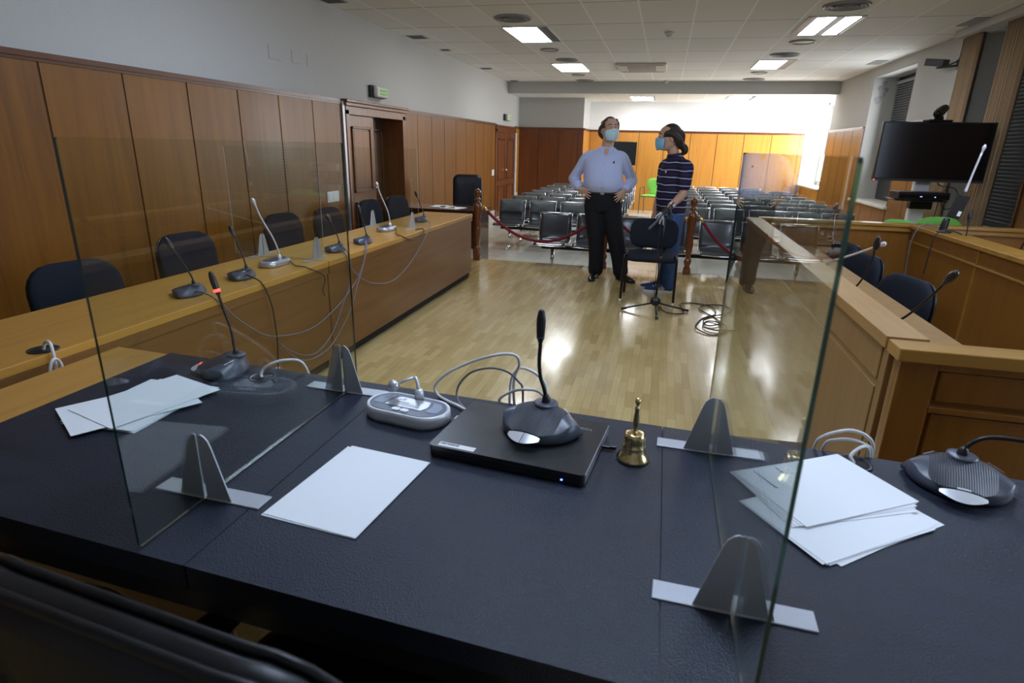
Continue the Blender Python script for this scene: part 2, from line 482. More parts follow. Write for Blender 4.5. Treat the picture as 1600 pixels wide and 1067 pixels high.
wl = struct(G().box(XL-.4, XL, -1.5, 6.92, LOW, ZC).box(XL-.4, XL, 6.92, 8.70, 1.9, ZC).box(XL-.4, XL, 8.70, YD+.2, LOW, ZC).box(XL-.5, XL-.38, 6.5, 9, LOW, 2.2), 'wall_left', M['plaster'])
wb = struct(G().box(XL-.4, -2.15, YD, YD+1.5, LOW, 2.72), 'wall_back_left', M['plaster'])
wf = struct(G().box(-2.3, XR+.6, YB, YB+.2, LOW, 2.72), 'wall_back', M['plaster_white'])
struct(G().box(XL-.2, XR+.6, -1.5, -1.3, LOW, ZC), 'wall_front', M['plaster'])
g = G()
for y0, y1 in ((-1.5, 1.0), (3.4, 7.1), (8.75, 10.75), (12.7, 15.3)):
    g.box(XR, XR+.5, y0, y1, LOW, ZC)
for y0, y1, z0, z1 in ((1.0, 3.4, .74, 2.78), (7.1, 8.75, .74, 2.85), (10.75, 12.7, .74, 2.78), (15.3, YB, .70, 2.72)):
    g.box(XR, XR+.5, y0, y1, LOW, z0-.05); g.box(XR, XR+.5, y0, y1, z1, ZC)
wr = struct(g, 'wall_right', M['plaster'])
struct(G().box(XR+.5, XR+.6, -1.5, YB+.2, LOW-.1, .3), 'wall_right_plinth', M['plaster'])

# cladding: separate boards so that each shows its own grain
def clad(parent, axis, pos, a0, a1, step, z0, z1, material, sign, start=None, cap=True, strips=True):
    """boards on the plane axis=pos, running from a0 to a1."""
    edges = [a0]
    e = start if start is not None else a0+step
    while e < a1-.02:
        if e > a0+.02: edges.append(e)
        e += step
    edges.append(a1)
    def bx(g, u0, u1, d0, d1, w0, w1):
        d0, d1 = sorted((pos+sign*d0, pos+sign*d1))
        if axis == 'x': g.box(d0, d1, u0, u1, w0, w1)
        else: g.box(u0, u1, d0, d1, w0, w1)
    for u0, u1 in zip(edges, edges[1:]):
        gg = G(); bx(gg, u0+.008, u1-.008, 0, .022, z0, z1)
        off = V((random.uniform(-3, 3), random.uniform(-3, 3), random.uniform(-8, 8)))
        for i in range(len(gg.v)): gg.v[i] = gg.v[i]-off
        o = gg.build('wall_board', material, parent); o.location = off
        o['kind'] = 'structure'
    if strips:
        gg = G()
        for u in edges: bx(gg, u-.012, u+.012, 0, .016, z0, z1)
        struct(gg, 'board_joint', M['strip'], parent)
    if cap:
        gg = G(); bx(gg, a0, a1, 0, .04, z1, z1+.035); bx(gg, a0, a1, 0, .03, z1-.02, z1)
        struct(gg, 'panel_cap', M['trimwood'], parent)

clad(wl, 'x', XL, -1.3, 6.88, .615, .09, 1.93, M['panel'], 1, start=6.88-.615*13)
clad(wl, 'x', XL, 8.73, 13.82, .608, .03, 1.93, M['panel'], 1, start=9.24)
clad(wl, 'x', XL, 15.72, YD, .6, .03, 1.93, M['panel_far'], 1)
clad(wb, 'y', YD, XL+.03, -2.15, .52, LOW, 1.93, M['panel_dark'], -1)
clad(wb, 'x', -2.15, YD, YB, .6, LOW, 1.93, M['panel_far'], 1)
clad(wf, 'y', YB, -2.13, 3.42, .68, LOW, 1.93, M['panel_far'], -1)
clad(wr, 'x', XR, 12.72, 15.28, .63, LOW, 1.93, M['panel'], -1)
clad(wr, 'y', 12.705, XR-.04, XR, .1, LOW, 1.93, M['trimwood'], -1, cap=False, strips=False)
clad(wr, 'x', XR, 8.85, 10.75, .62, LOW, 1.93, M['panel'], -1)
clad(wr, 'x', XR, 10.75, 12.72, .62, LOW, .68, M['panel'], -1, cap=False)
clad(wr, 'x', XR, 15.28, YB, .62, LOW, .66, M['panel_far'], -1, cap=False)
clad(wr, 'x', XR, 3.4, 7.06, .61, 0, 1.95, M['panel'], -1)
clad(wr, 'y', 7.062, XR-.05, XR+.12, .2, 0, 1.95, M['trimwood'], 1, cap=False, strips=False)
struct(G().box(XL, XL+.025, 8.73, YD, LOW, .03), 'baseboard_left', M['marble'])
struct(G().box(XL, XL+.03, -1.3, 6.9, 0, .09), 'baseboard_left_front', M['strip'])

# pale metal conduit beside the door
struct(G().box(XL, XL+.045, 6.885, 6.935, .1, 1.95), 'trim_3', M['steel'])

# double door in the side wall: one leaf shut, the other drawn back
fr = struct(G().box(XL-.06, XL+.05, 6.95, 7.03, 0, 1.86).box(XL-.06, XL+.05, 8.62, 8.72, LOW, 1.86)
            .box(XL-.06, XL+.05, 6.95, 8.72, 1.80, 1.90).box(XL-.06, XL+.07, 6.93, 8.74, 1.90, 1.94).box(XL-.06, XL+.09, 6.92, 8.76, 1.94, 1.975), 'door_1', M['door'], bevel=.006)
def leaf(name, y0, y1, z0, z1, x, parent, material, inset):
    o = struct(G().box(x-.04, x, y0, y1, z0, z1), name, material, parent, bevel=.004)
    for a, b in ((z0+.12, z0+.72), (z0+.84, z1-.13)):
        struct(G().box(x, x+.018, y0+.10, y1-.10, a, a+.03).box(x, x+.018, y0+.10, y1-.10, b-.03, b).box(x, x+.018, y0+.10, y0+.13, a, b).box(x, x+.018, y1-.13, y1-.10, a, b), 'moulding', inset, o, bevel=.004)
        struct(G().box(x, x+.009, y0+.15, y1-.15, a+.05, b-.05), 'raised_panel', material, o, bevel=.004)
    return o
d = leaf('door_leaf', 7.03, 7.74, .02, 1.80, XL+.01, fr, M['door'], M['trimwood'])
struct(G().tube([(XL+.02, 7.70, .90), (XL+.06, 7.70, .90), (XL+.06, 7.62, .90)], .009), 'door_handle', M['brass'], d)
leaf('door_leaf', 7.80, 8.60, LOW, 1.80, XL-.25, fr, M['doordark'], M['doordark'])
struct(G().box(XL-.38, XL-.02, 7.72, 7.77, 0, 1.8).box(XL-.38, XL-.06, 8.60, 8.63, LOW, 1.8), 'door_jamb', M['door'], fr)
fr = struct(G().box(XL-.02, XL+.05, 13.82, 13.92, LOW, 1.86).box(XL-.02, XL+.05, 15.60, 15.70, LOW, 1.86).box(XL-.02, XL+.05, 13.82, 15.70, 1.78, 1.90).box(XL-.02, XL+.07, 13.82, 15.70, 1.90, 1.94), 'door_2', M['door'], bevel=.006)
for a, b in ((13.92, 14.76), (14.77, 15.60)):
    leaf('door_leaf', a, b, LOW+.02, 1.78, XL+.03, fr, M['door'], M['trimwood'])
struct(G().ball((XL+.06, 14.70, .92), .03), 'door_knob', M['brass'], fr)
struct(G().box(XL+.03, XL+.075, 15.63, 15.70, LOW, 1.80), 'door_edge_strip', M['white'], fr)

# windows in the thick right wall
def window(name, y0, y1, z0, z1, x, fm='blinds'):
    o = struct(G().box(x, x+.06, y0, y0+.07, z0, z1).box(x, x+.06, y1-.07, y1, z0, z1).box(x, x+.06, y0, y1, z0, z0+.07).box(x, x+.06, y0, y1, z1-.07, z1).box(x, x+.06, (y0+y1)/2-.04, (y0+y1)/2+.04, z0, z1), name, M[fm])
    struct(G().box(x+.025, x+.035, y0+.05, y1-.05, z0+.05, z1-.05), 'pane', M['windowglass'], o)
    return o
w1 = window('window_1', 15.3, YB, .70, 2.69, XR+.40, 'white')
w2 = window('window_2', 10.75, 12.7, .70, 2.78, XR+.40)
w3 = window('window_3', 7.1, 8.75, .70, 2.85, XR+.40)
w4 = window('added_window', 1.0, 3.4, .70, 2.78, XR+.40)  # unseen window, added to bring bluish fill light to the table
for w_, y0, y1 in ((w1, 15.25, YB), (w2, 10.68, 12.70)):
    struct(G().box(XR-.07, XR+.44, y0, y1, .66, .70), 'window_sill', M['marble'], w_, bevel=.006)
def slats(w_, y0, y1, z0, z1, x):
    g = G(); z = z0
    while z < z1:
        g.box(-.014, .014, y0, y1, -.0012, .0012, T(x, 0, z, 0, .5, 0)); z += .042
    g.box(x-.02, x+.02, y0, y1, z1, z1+.05)
    struct(g, 'blind_slats', M['blindslat'], w_)
slats(w2, 10.8, 12.65, 1.2, 2.66, XR+.36)
slats(w3, 7.12, 8.73, .78, 2.75, XR+.30)
struct(G().box(XR+.33, XR+.335, 7.12, 8.73, .72, 2.8), 'blind_back', M['blinds'], w3)
struct(G().box(XR+.385, XR+.39, 10.77, 12.68, .72, 2.75), 'shutter', M['blinds'], w2)
struct(G().box(XR-.16, XR, 7.0, 9.2, 2.86, 2.945), 'trim_4', M['plaster'])
# damp stain on the reveal of the second window
st = G()
for cx, cz, r in ((0, .10, .055), (.03, .0, .05), (-.02, -.09, .06), (.04, .19, .04), (.09, .08, .035)):
    st.add([(cx+r*(1+.2*math.sin(3*a))*math.cos(a), 0, cz+r*1.1*math.sin(a)) for a in [2*PI*i/14 for i in range(14)]], [list(range(14))])
struct(st, 'trim_5', M['vent'], M=T(XR+.13, 12.695, 2.50))
# ------------------------------------------------------------------ ceiling fittings
def light(x0, y0, strips, label, zc=ZC, w=.6, h=1.16, group='fluorescent ceiling panels', dm='panel_light'):
    t = empty('ceiling_light', (x0, y0, zc), 0, label, 'ceiling light', group)
    G().box(0, w, 0, .012, -.012, -.001).box(0, w, h-.012, h, -.012, -.001).box(0, .012, 0, h, -.012, -.001).box(w-.012, w, 0, h, -.012, -.001).build('frame', M['offwhite'], t)
    G().box(.012, w-.012, .012, h-.012, -.006, -.001).build('louvre', M['grille'], t)
    for a, b in strips:
        G().box(a, b, .02, h-.02, -.010, -.007).build('diffuser', M[dm], t)
    return t
light(-2.24, 8.3, [(.015, .45)], 'lit ceiling panel nearest the camera on the door side, one dark edge')
light(-2.24, 11.85, [(.015, .57)], 'lit ceiling panel further back on the door side, before the beam')
light(1.42, 8.1, [(.10, .29), (.39, .55)], 'ceiling panel with two lit strips on the window side')
light(1.36, 11.6, [(.015, .45)], 'ceiling panel with one broad lit strip on the window side')
light(-1.0, 15.7, [(.015, .55)], 'small lit panel in the lowered rear ceiling, above the two men', 2.69)
light(1.28, 15.5, [(.015, .5)], 'lit panel in the lowered rear ceiling near the bright window', 2.69)
for x0, y0 in ((-2.24, 3.6), (1.36, 3.6), (-.44, 1.3)):  # out-of-view panels added as cool fill over the foreground
    light(x0, y0, [(.015, .57)], 'unseen ceiling panel added near the camera to light the foreground', dm='panel_fill')

def diffuser(x, y, r, label, flat=False):
    t = empty('ceiling_vent', (x, y, ZC), 0, label, 'air vent', 'round ceiling vents')
    G().lathe([(r, -.002), (r*1.0, -.012), (r*.93, -.018), (r*.88, -.006), (r*.86, -.002)], 28).build('rim', M['vent'], t)
    if flat:
        G().lathe([(.001, -.008), (r*.8, -.008), (r*.86, -.002)], 28).build('disc', M['offwhite'], t)
    else:
        for k, q in enumerate((.74, .56, .38, .2)):
            G().lathe([(r*q, -.004), (r*(q+.07), -.02), (r*(q+.09), -.018), (r*(q+.02), -.002)], 24).build('ring', M['vent'], t)
        G().lathe([(.001, -.0025), (r*.87, -.0025), (r*.87, -.001), (.001, -.001)], 24).build('backing', M['ventdark'], t)
diffuser(-1.96, 7.76, .23, 'large round louvred vent just before the door-side light')
diffuser(-1.96, 10.2, .15, 'small pale flat disc behind the first door-side light', True)
diffuser(-1.86, 11.35, .20, 'round louvred vent just before the second door-side light')
diffuser(-1.97, 13.6, .14, 'small flat disc behind the second door-side light', True)
diffuser(-1.97, 14.7, .20, 'round louvred vent next to the beam on the door side')
diffuser(1.67, 7.56, .23, 'large dark round vent near the top edge on the window side')
diffuser(1.68, 9.8, .17, 'flat oval-looking disc behind the two-strip light', True)
diffuser(1.66, 11.0, .22, 'round louvred vent just before the broad-strip light')
diffuser(1.6, 13.35, .15, 'small flat disc behind the broad-strip light', True)
diffuser(1.65, 14.5, .22, 'round vent next to the beam on the window side')

t = empty('air_conditioner', (-.6, 12.4, ZC), 0, 'beige square cassette air conditioner set flush in the ceiling', 'air conditioner')
G().box(-.45, .45, -.55, .55, -.035, -.001).build('fascia', M['offwhite'], t, bevel=.012)
G().box(-.26, .26, -.33, .33, -.042, -.034).build('intake_grille', M['vent'], t, bevel=.004)
G().box(-.40, .40, -.50, -.45, -.040, -.034).box(-.40, .40, .45, .50, -.040, -.034).build('air_slot', M['grille'], t)
def smoke(x, y, label):
    t = empty('smoke_detector', (x, y, ZC), 0, label, 'smoke detector', 'smoke detectors')
    G().lathe([(.001, -.001), (.06, -.001), (.06, -.02), (.045, -.03), (.001, -.03)], 20).build('base', M['offwhite'], t)
    G().lathe([(.001, -.028), (.03, -.03), (.034, -.05), (.025, -.06), (.001, -.062)], 16).build('head', M['offwhite'], t)
smoke(-.12, 8.9, 'smoke detector on the tile in the middle of the ceiling')
smoke(-.16, 14.8, 'smoke detector just before the lowered beam')
for k, (x, y, s) in enumerate(((-3.66, 8.9, .13), (-3.67, 10.1, .08), (-3.68, 12.5, .11), (-3.67, 14.8, .09), (-3.70, 6.6, .13))):
    t = empty('ceiling_grate', (x, y, ZC), 0, ('square grate by the plain wall, above the exit sign', 'second, smaller square grate along the plain wall', 'third square grate along the plain wall', 'square grate in the corner of wall and beam', 'square grate at the top edge of the picture by the wall')[k], 'ceiling grate', 'square grates along the wall')
    G().box(-s, s, -s, s, -.008, -.001).build('frame', M['vent'], t, bevel=.003)
    G().box(-s*.8, s*.8, -s*.8, s*.8, -.010, -.007).build('grate', M['ventdark'], t)
for x, y, l in ((3.27, 12.0, 'flush hatch in the ceiling above the stained reveal'), (3.27, 8.6, 'flush hatch in the ceiling above the curtains')):
    o = G().box(x-.1, x+.1, y-.25, y+.25, ZC-.008, ZC-.001).build('ceiling_hatch', M['vent'], None, bevel=.003); tag(o, l, 'ceiling hatch', 'ceiling hatches')

# wall fittings
def exit_sign(y, z, label, w=.36):
    t = empty('exit_sign', (XL, y, z), 0, label, 'exit sign', 'emergency exit signs')
    G().box(0, .05, -w/2-.02, w/2+.0, -.075, .075).build('back_box', M['blackplastic'], t, bevel=.01)
    G().box(.045, .11, -w/2+.02, w/2, -.07, .07).build('housing', M['offwhite'], t, bevel=.025, seg=3)
    G().box(.108, .113, -w*.22, w*.38, -.035, -.012).box(.108, .113, -w*.22, w*.38, .005, .03).build('lamp_strip', M['green'], t)
exit_sign(7.86, 2.12, 'pale emergency light box above the open double door')
exit_sign(14.8, 2.13, 'pale emergency light box above the far small door', .4)
for y0, y1, z0, z1, l in ((5.59, 5.78, 2.24, 2.37, 'largest painted-over square cover high on the wall'), (5.98, 6.10, 2.25, 2.37, 'middle one of three painted-over covers'), (6.26, 6.38, 2.25, 2.37, 'last of three painted-over covers, nearest the door')):
    o = G().box(XL, XL+.006, y0, y1, z0, z1).build('cover_plate', M['plaster'], None, bevel=.002); tag(o, l, 'cover plate', 'painted-over cover plates')
def switch(y, z, w, h, label, nk):
    t = empty('light_switch', (XL+.022, y, z), 0, label, 'light switch')
    G().box(0, .012, -w/2, w/2, -h/2, h/2).build('plate', M['white'], t, bevel=.005)
    for k in range(nk):
        G().box(.010, .018, -w/2+.02+k*(w-.04)/nk, -w/2+.015+(k+1)*(w-.04)/nk, -h/2+.02, h/2-.02).build('rocker', M['white'], t, bevel=.003)
switch(6.56, .855, .26, .125, 'wide white light switch on the panelling by the door', 2)
switch(13.62, .89, .17, .13, 'small white switch beside the far small door', 1)
switch(16.0, .25, .10, .12, 'white socket low on the panelling at the far corner', 1)

# CCTV camera
t = empty('security_camera', (XR, 9.32, 2.6), 0, 'dark security camera on a wall bracket under the ceiling corner', 'security camera')
G().box(-.02, 0, -.04, .04, -.07, .05).build('wall_plate', M['blackmetal'], t)
G().tube([(0, 0, -.02), (-.10, .06, -.03), (-.18, .18, -.03)], .012).tube([(0, 0, .04), (-.12, .10, -.03)], .008).build('bracket', M['blackmetal'], t)
G().box(-.055, .055, -.14, .14, -.045, .045).build('body', M['darkgrey'], t, M=T(-.17, .24, .04, .15, 0, .5), bevel=.012)
G().tube([(-.01, 0, .05), (-.012, -.01, .2), (-.012, 0, .345)], .006).build('cable', M['cablegrey'], t)

# curtains
def curtain(y0, y1, z0, label):
    n = 60; pts = []
    for i in range(n+1):
        y = y0+(y1-y0)*i/n
        pts.append((XR-.06+.022*math.sin(i*1.05)+.006*math.sin(i*2.3), y))
    g = G()
    r0 = [(x, y, 2.87) for x, y in pts]+[(x+.006, y, 2.87) for x, y in pts[::-1]]
    r1 = [(x, y+.0, z0) for x, y in pts]+[(x+.006, y, z0) for x, y in pts[::-1]]
    g.loft([r0, r1])
    o = g.build('curtain', M['curtain']); tag(o, label, 'curtain', 'curtains of the side window')
curtain(8.70, 9.12, .25, 'narrow brown curtain beside the camera bracket wall')
curtain(7.62, 8.12, .25, 'wide brown curtain next to the dark blinds')
# ------------------------------------------------------------------ judges' table
def far_y(x): return 1.474-.058*(x-.06)
def near_y(x): return .640-.056*(x-.06)
TZ = .785
def quad(x0, x1, ins=0.0):
    return [(x0, near_y(x0)+ins), (x1, near_y(x1)+ins), (x1, far_y(x1)-ins), (x0, far_y(x0)-ins)]
t = empty('judges_table', (0, 0, 0), 0, 'long oak table covered in black leather nearest the camera, carrying the clear screens', 'table')
G().prism(quad(-1.80, -1.55, .004), .742, .780).build('table_top', M['benchtop'], t, bevel=.004)
G().prism(quad(-1.56, 1.38, .006), .742, .778).build('core_board', M['blackplastic'], t)
for a, b in ((-1.572, -.7355), (-.7335, .0590), (.0610, 1.384)):
    G().prism(quad(a, b), .738, TZ).build('leather_cover', M['leather'], t, bevel=.005)
G().box(-1.75, -1.25, 1.06, 1.46, 0, .742).build('pedestal', M['desktan'], t, bevel=.004)
G().box(.88, 1.34, .72, 1.34, 0, .742).build('pedestal', M['benchfront'], t, bevel=.004)
G().prism([(-1.25, far_y(-1.25)-.07), (-1.25, far_y(-1.25)-.045), (.88, far_y(.88)-.045), (.88, far_y(.88)-.07)], .12, .742).build('modesty_panel', M['benchfront'], t, bevel=.003)
G().prism([(-1.45, near_y(-1.45)+.03), (1.3, near_y(1.3)+.03), (1.3, near_y(1.3)+.05), (-1.45, near_y(-1.45)+.05)], .66, .742).build('apron', M['blackplastic'], t)
def grommet(p, x, y, z, r):
    g_ = G().lathe([(r, .0), (r*1.15, .002), (r*1.18, .004), (r*1.02, .0045), (r*.92, .001)], 24).build('cable_grommet', M['blackplastic'], p, M=T(x, y, z))
    G().lathe([(.0005, .0008), (r*1.0, .0008), (r*1.0, .0014), (.0005, .0014)], 24).build('cable_hole', M['darkunder'], g_)
grommet(t, -1.141, 1.464, TZ, .034)
grommet(t, .50, 1.40, TZ, .034)

# ------------------------------------------------------------------ long bench by the panelled wall
def bench(y0, y1, label):
    t = empty('counsel_bench', (-2.37, (y0+y1)/2, 0), 0, label, 'bench desk', 'oak bench desks by the wall')
    h = (y1-y0)/2
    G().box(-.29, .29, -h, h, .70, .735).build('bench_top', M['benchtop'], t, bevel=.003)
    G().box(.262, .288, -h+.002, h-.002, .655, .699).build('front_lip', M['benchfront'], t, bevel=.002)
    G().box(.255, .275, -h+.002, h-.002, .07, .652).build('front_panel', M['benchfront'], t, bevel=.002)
    for s in (-1, 1):
        G().box(-.27, .255, s*(h-.014)-.012, s*(h-.014)+.012, .02, .70).build('end_panel', M['benchfront'], t, bevel=.002)
    G().box(.21, .245, -h+.02, h-.02, 0, .072).build('plinth', M['darkunder'], t)
    return t
b1 = bench(.55, 3.443, 'oak bench desk by the wall, the unit nearest the camera, four devices on it')
b2 = bench(3.452, 6.56, 'oak bench desk by the wall, the further unit ending at the dark table')
grommet(b1, .235, 1.57-(.55+3.443)/2, .735, .042)

# ------------------------------------------------------------------ panelled desks on the window side
t = empty('side_bench', (0, 0, 0), 0, 'tan and amber desk on the window side, high ledge facing the empty floor', 'bench desk')
G().box(.715, .835, 1.97, 5.48, .91, .95).build('ledge', wood('ledge_wood', (.31,.16,.048), (.42,.23,.07), (.50,.28,.095), 'y', .36, 1, .08, .15), t, bevel=.003)
G().box(.735, .76, 1.97, 5.48, 0, .91).build('side_panel', M['desktan'], t)
G().box(.728, .74, 2.02, 5.46, .79, .905).box(.728, .74, 2.02, 5.46, .06, .765).build('panel_face', M['desktan'], t, bevel=.003)
G().box(.724, .74, 1.95, 1.995, 0, .91).build('end_stile', M['desktan'], t, bevel=.002)
G().box(.76, 1.27, 1.96, 5.46, .71, .74).build('desk_surface', M['desktan'], t, bevel=.003)
G().box(.78, 1.25, 2.0, 2.03, 0, .71).box(.78, 1.25, 5.40, 5.43, 0, .71).build('leg_panel', M['deskpanel'], t)
t = empty('front_partition', (0, 0, 0), 0, 'amber panelled partition with golden top rail just beyond the table, window side', 'partition')
G().box(.712, 3.40, 1.845, 1.945, .91, .95).build('top_rail', M['rail'], t, bevel=.004)
G().box(.73, 3.38, 1.89, 1.92, 0, .91).build('back_panel', M['deskpanel'], t)
G().box(.73, .83, 1.868, 1.895, 0, .91).box(.83, 3.38, 1.868, 1.895, .885, .91).box(.83, 3.38, 1.866, 1.895, .752, .772).build('frame_stile', M['deskpanel'], t, bevel=.003)
G().box(.845, 2.0, 1.880, 1.892, .785, .880).box(.845, 2.0, 1.880, 1.892, .05, .745).build('raised_panel', M['deskpanel'], t, bevel=.004)
t = empty('rear_partition', (0, 0, 0), 0, 'amber panelled partition with moulded rail at the far end of the side desks', 'partition')
G().box(.83, 3.42, 5.49, 5.60, .925, .95).build('top_rail', M['rail'], t, bevel=.004)
G().box(.845, 3.41, 5.50, 5.59, .885, .925).build('moulding', M['rail'], t, bevel=.008)
G().box(.85, 3.40, 5.515, 5.57, 0, .885).build('panel', M['deskpanel'], t)
t = empty('side_bench', (0, 0, 0), 0, 'dark amber second-row desk on the window side with sloping view of its top', 'bench desk')
G().box(1.975, 2.16, 2.0, 5.48, .92, .95).build('ledge', M['rail'], t, bevel=.003)
G().box(2.0, 2.03, 2.0, 5.48, 0, .92).build('front_panel', M['deskpanel'], t)
G().box(1.988, 2.002, 2.0, 5.48, .815, .825).box(1.990, 2.002, 3.30, 3.31, 0, .815).box(1.990, 2.002, 4.36, 4.37, 0, .92).build('panel_bead', M['rail'], t)
G().box(2.05, 2.60, 2.0, 5.47, .71, .74).build('desk_surface', M['deskpanel'], t, bevel=.003)
G().box(2.06, 2.58, 2.02, 2.05, 0, .71).box(2.06, 2.58, 5.42, 5.45, 0, .71).build('leg_panel', M['deskpanel'], t)

# dark table beyond the bench
t = empty('dark_table', (-3.05, 8.2, LOW), 0, 'dark polished table behind the far end of the oak bench', 'table')
G().box(-.70, .62, -.36, .34, .765, .80).build('table_top', M['darktable'], t, bevel=.004)
for s_ in (-.68, .56): G().box(s_, s_+.04, -.33, .31, 0, .765).build('side_panel', M['darktable'], t, bevel=.003)
G().box(-.64, .56, -.31, -.28, .30, .765).build('front_panel', M['darktable'], t)

# ------------------------------------------------------------------ turned rope posts and ropes
def post(x, y, label):
    t = empty('rope_post', (x, y, 0), 0, label, 'post', 'turned rope posts')
    pr = [(.042, .06), (.046, .075), (.030, .10), (.040, .13), (.048, .155), (.035, .185), (.026, .20), (.030, .215), (.030, .225), (.038, .28), (.046, .36), (.040, .44), (.030, .475),
          (.038, .49), (.044, .505), (.036, .52), (.042, .56), (.054, .64), (.058, .70), (.052, .755), (.030, .775), (.026, .785), (.040, .80), (.042, .81), (.026, .825), (.024, .835), (.040, .86), (.046, .89), (.040, .918), (.02, .938), (.001, .944)]
    G().lathe(pr, 20).build('shaft', M['turned'], t)
    G().box(-.048, .048, -.048, .048, 0, .065).build('base', M['turned'], t, bevel=.008)
    G().tube([(.05, 0, .72), (.075, 0, .725), (.085, 0, .71), (.08, 0, .70)], .006).build('hook', M['brass'], t)
    return t
post(-2.36, 7.66, 'turned wooden rope post at the corner of the oak bench')
post(-.66, 7.66, 'turned wooden rope post mostly hidden behind the man in the pinstripe shirt')
post(.385, 7.66, 'turned wooden rope post beside the man in the striped polo')
post(1.97, 7.66, 'turned wooden rope post behind the partition, only its head showing')
def rope(p, q, sag, label, rope_group='red barrier ropes'):
    p, q = V(p), V(q)
    pts = []
    for i in range(13):
        s = i/12
        c = p.lerp(q, s); c.z -= sag*4*s*(1-s); pts.append(c)
    t = empty('barrier_rope', (p+q)/2, 0, label, 'rope', rope_group)
    off = -(p+q)/2
    G().tube([pts[0].lerp(pts[1], .3)+off]+[a+off for a in pts[1:-1]]+[pts[-1].lerp(pts[-2], .3)+off], .019, 10, 3).build('braid', M['rope'], t)
    G().tube([pts[0]+off, pts[0].lerp(pts[1], .35)+off], .021, 10, 0).tube([pts[-1].lerp(pts[-2], .35)+off, pts[-1]+off], .021, 10, 0).build('end_cap', M['brass'], t)
rope((-2.27, 7.66, .70), (-.72, 7.66, .70), .40, 'crimson rope sagging between the bench corner and the man in pinstripes')
rope((-.57, 7.66, .70), (.33, 7.66, .70), .30, 'crimson rope passing behind the black chair')
rope((.475, 7.66, .70), (1.91, 7.66, .70), .50, 'crimson rope from the polo man\'s post towards the side desk')

# ------------------------------------------------------------------ audience seating
PROF = [(-.245, .412), (-.20, .432), (-.10, .418), (.05, .405), (.13, .41), (.18, .435), (.205, .49), (.225, .58), (.25, .69), (.272, .775)]
def seat_proto(pad):
    w = .215
    p = smooth_path([V((0, a, b)) for a, b in PROF], 3)
    g = G(); rings = []
    n = len(p)
    for i, q in enumerate(p):
        d = (p[min(i+1, n-1)]-p[max(i-1, 0)]).normalized(); nr = V((0, -d.z, d.y))*.006
        ring = []
        for k in range(9):
            x = -w+2*w*k/8
            dip = .018*((x/w)**2)
            ring.append(V((x, q.y, q.z))+nr+V((0, 0, dip*(.5 if i < n*.5 else 0)))-V((0, dip*(1 if i > n*.6 else 0), 0)))
        for k in range(8, -1, -1):
            ring.append(ring[k]-nr*2)
        rings.append(ring)
    g.loft(rings)
    o = g.build('seat', M['seatshell'])
    fr = [V((-w-.004, q.y, q.z+.008)) for q in p]
    top = [V((w+.004, q.y, q.z+.008)) for q in p[::-1]]
    G().tube(fr[::2]+[V((-w+.02, p[-1].y, p[-1].z+.012)), V((w-.02, p[-1].y, p[-1].z+.012))]+top[::2], .008, 6, 2).build('chrome_edge', M['chrome'], o)
    G().tube([V((-w, p[0].y, p[0].z)), V((0, p[0].y-.012, p[0].z-.006)), V((w, p[0].y, p[0].z))], .007, 6, 4).build('front_edge', M['chrome'], o)
    if pad:
        gg = G(); rr = []
        for sc, dy in ((.05, -.032), (.7, -.032), (.96, -.026), (1, -.012), (1, 0), (.96, .006)):
            rr.append([(x*sc, .238+.02*((z*sc)/.1)+dy+.016*(x/.2)**2*-1, .685+z*sc) for x, z in rrect(.40, .20, .035)])
        gg.loft(rr).build('back_pad', M['seatpad'], o)
    return o
S_PAD, S_BARE = seat_proto(True), seat_proto(False)
used = set()
def row(y0, xs, bare, label, group, legs=True):
    t = empty('beam_seat_row', (sum(xs)/len(xs), y0, LOW), 0, label, 'row of seats', group)
    c = sum(xs)/len(xs); a, b = xs[0]-c-.12, xs[-1]-c+.12
    G().box(a-.03, b+.03, .02, .09, .325, .375).build('beam', M['blackmetal'], t, bevel=.006)
    for lx in (a+.12, b-.12):
        l = G().lathe([(.024, .02), (.024, .33)], 14).build('leg', M['chrome'], t, M=T(lx, .055, 0))
        G().tube([(0, -.24, .012), (0, -.1, .022), (0, 0, .05), (0, .1, .022), (0, .24, .012)], [.016, .022, .034, .022, .016], 8, 3).build('foot', M['chrome'], l)
    for x in xs:
        proto = S_BARE if bare else S_PAD
        if proto.name in used: s = copy_tree(proto, t)
        else: s = proto; s.parent = t; used.add(proto.name)
        s.location = (x-c, 0, 0)
        G().tube([(0, .05, .36), (0, .06, .40)], .03, 8, 0).build('seat_mount', M['blackmetal'], s)
    return t
ordn = ['first', 'second', 'third', 'fourth', 'fifth', 'sixth', 'seventh', 'eighth']
row(7.95, [-1.39, -.875, -.36, .16, .74, 1.26], True, 'front row of bare graphite seats right behind the red ropes', 'front audience row')
for i in range(7):
    row(9.70+.85*i, [-2.44, -1.92, -1.40, -.88], False, ordn[i]+' padded row from the ropes, block by the panelled wall', 'padded rows on the wall side')
for i in range(8):
    row(9.72+.85*i, [.52, 1.04, 1.56, 2.08, 2.60] if i < 7 else [.52, 1.04, 1.56, 2.08], False, ordn[i]+' padded row from the ropes, block by the windows', 'padded rows on the window side')

# ------------------------------------------------------------------ loose chairs
def cushion(g, w, h, t, r, curve=0.0, M_=None, dome=.35, plane='xz'):
    """rounded pad of width w, height h, thickness t; curve bends it across its width."""
    rings = []
    for sc, d in ((.03, -1-dome), (.55, -1-dome*.8), (.85, -1-dome*.2), (.96, -.75), (1, -.3), (1, .3), (.96, .75), (.85, 1+dome*.2), (.55, 1+dome*.8), (.03, 1+dome)):
        rings.append([((x*sc), d*t/2+curve*(x*sc)**2, z*sc) if plane == 'xz' else (x*sc, z*sc, d*t/2+curve*(x*sc)**2) for x, z in rrect(w, h, r, 5)])
    return g.loft(rings, M_)

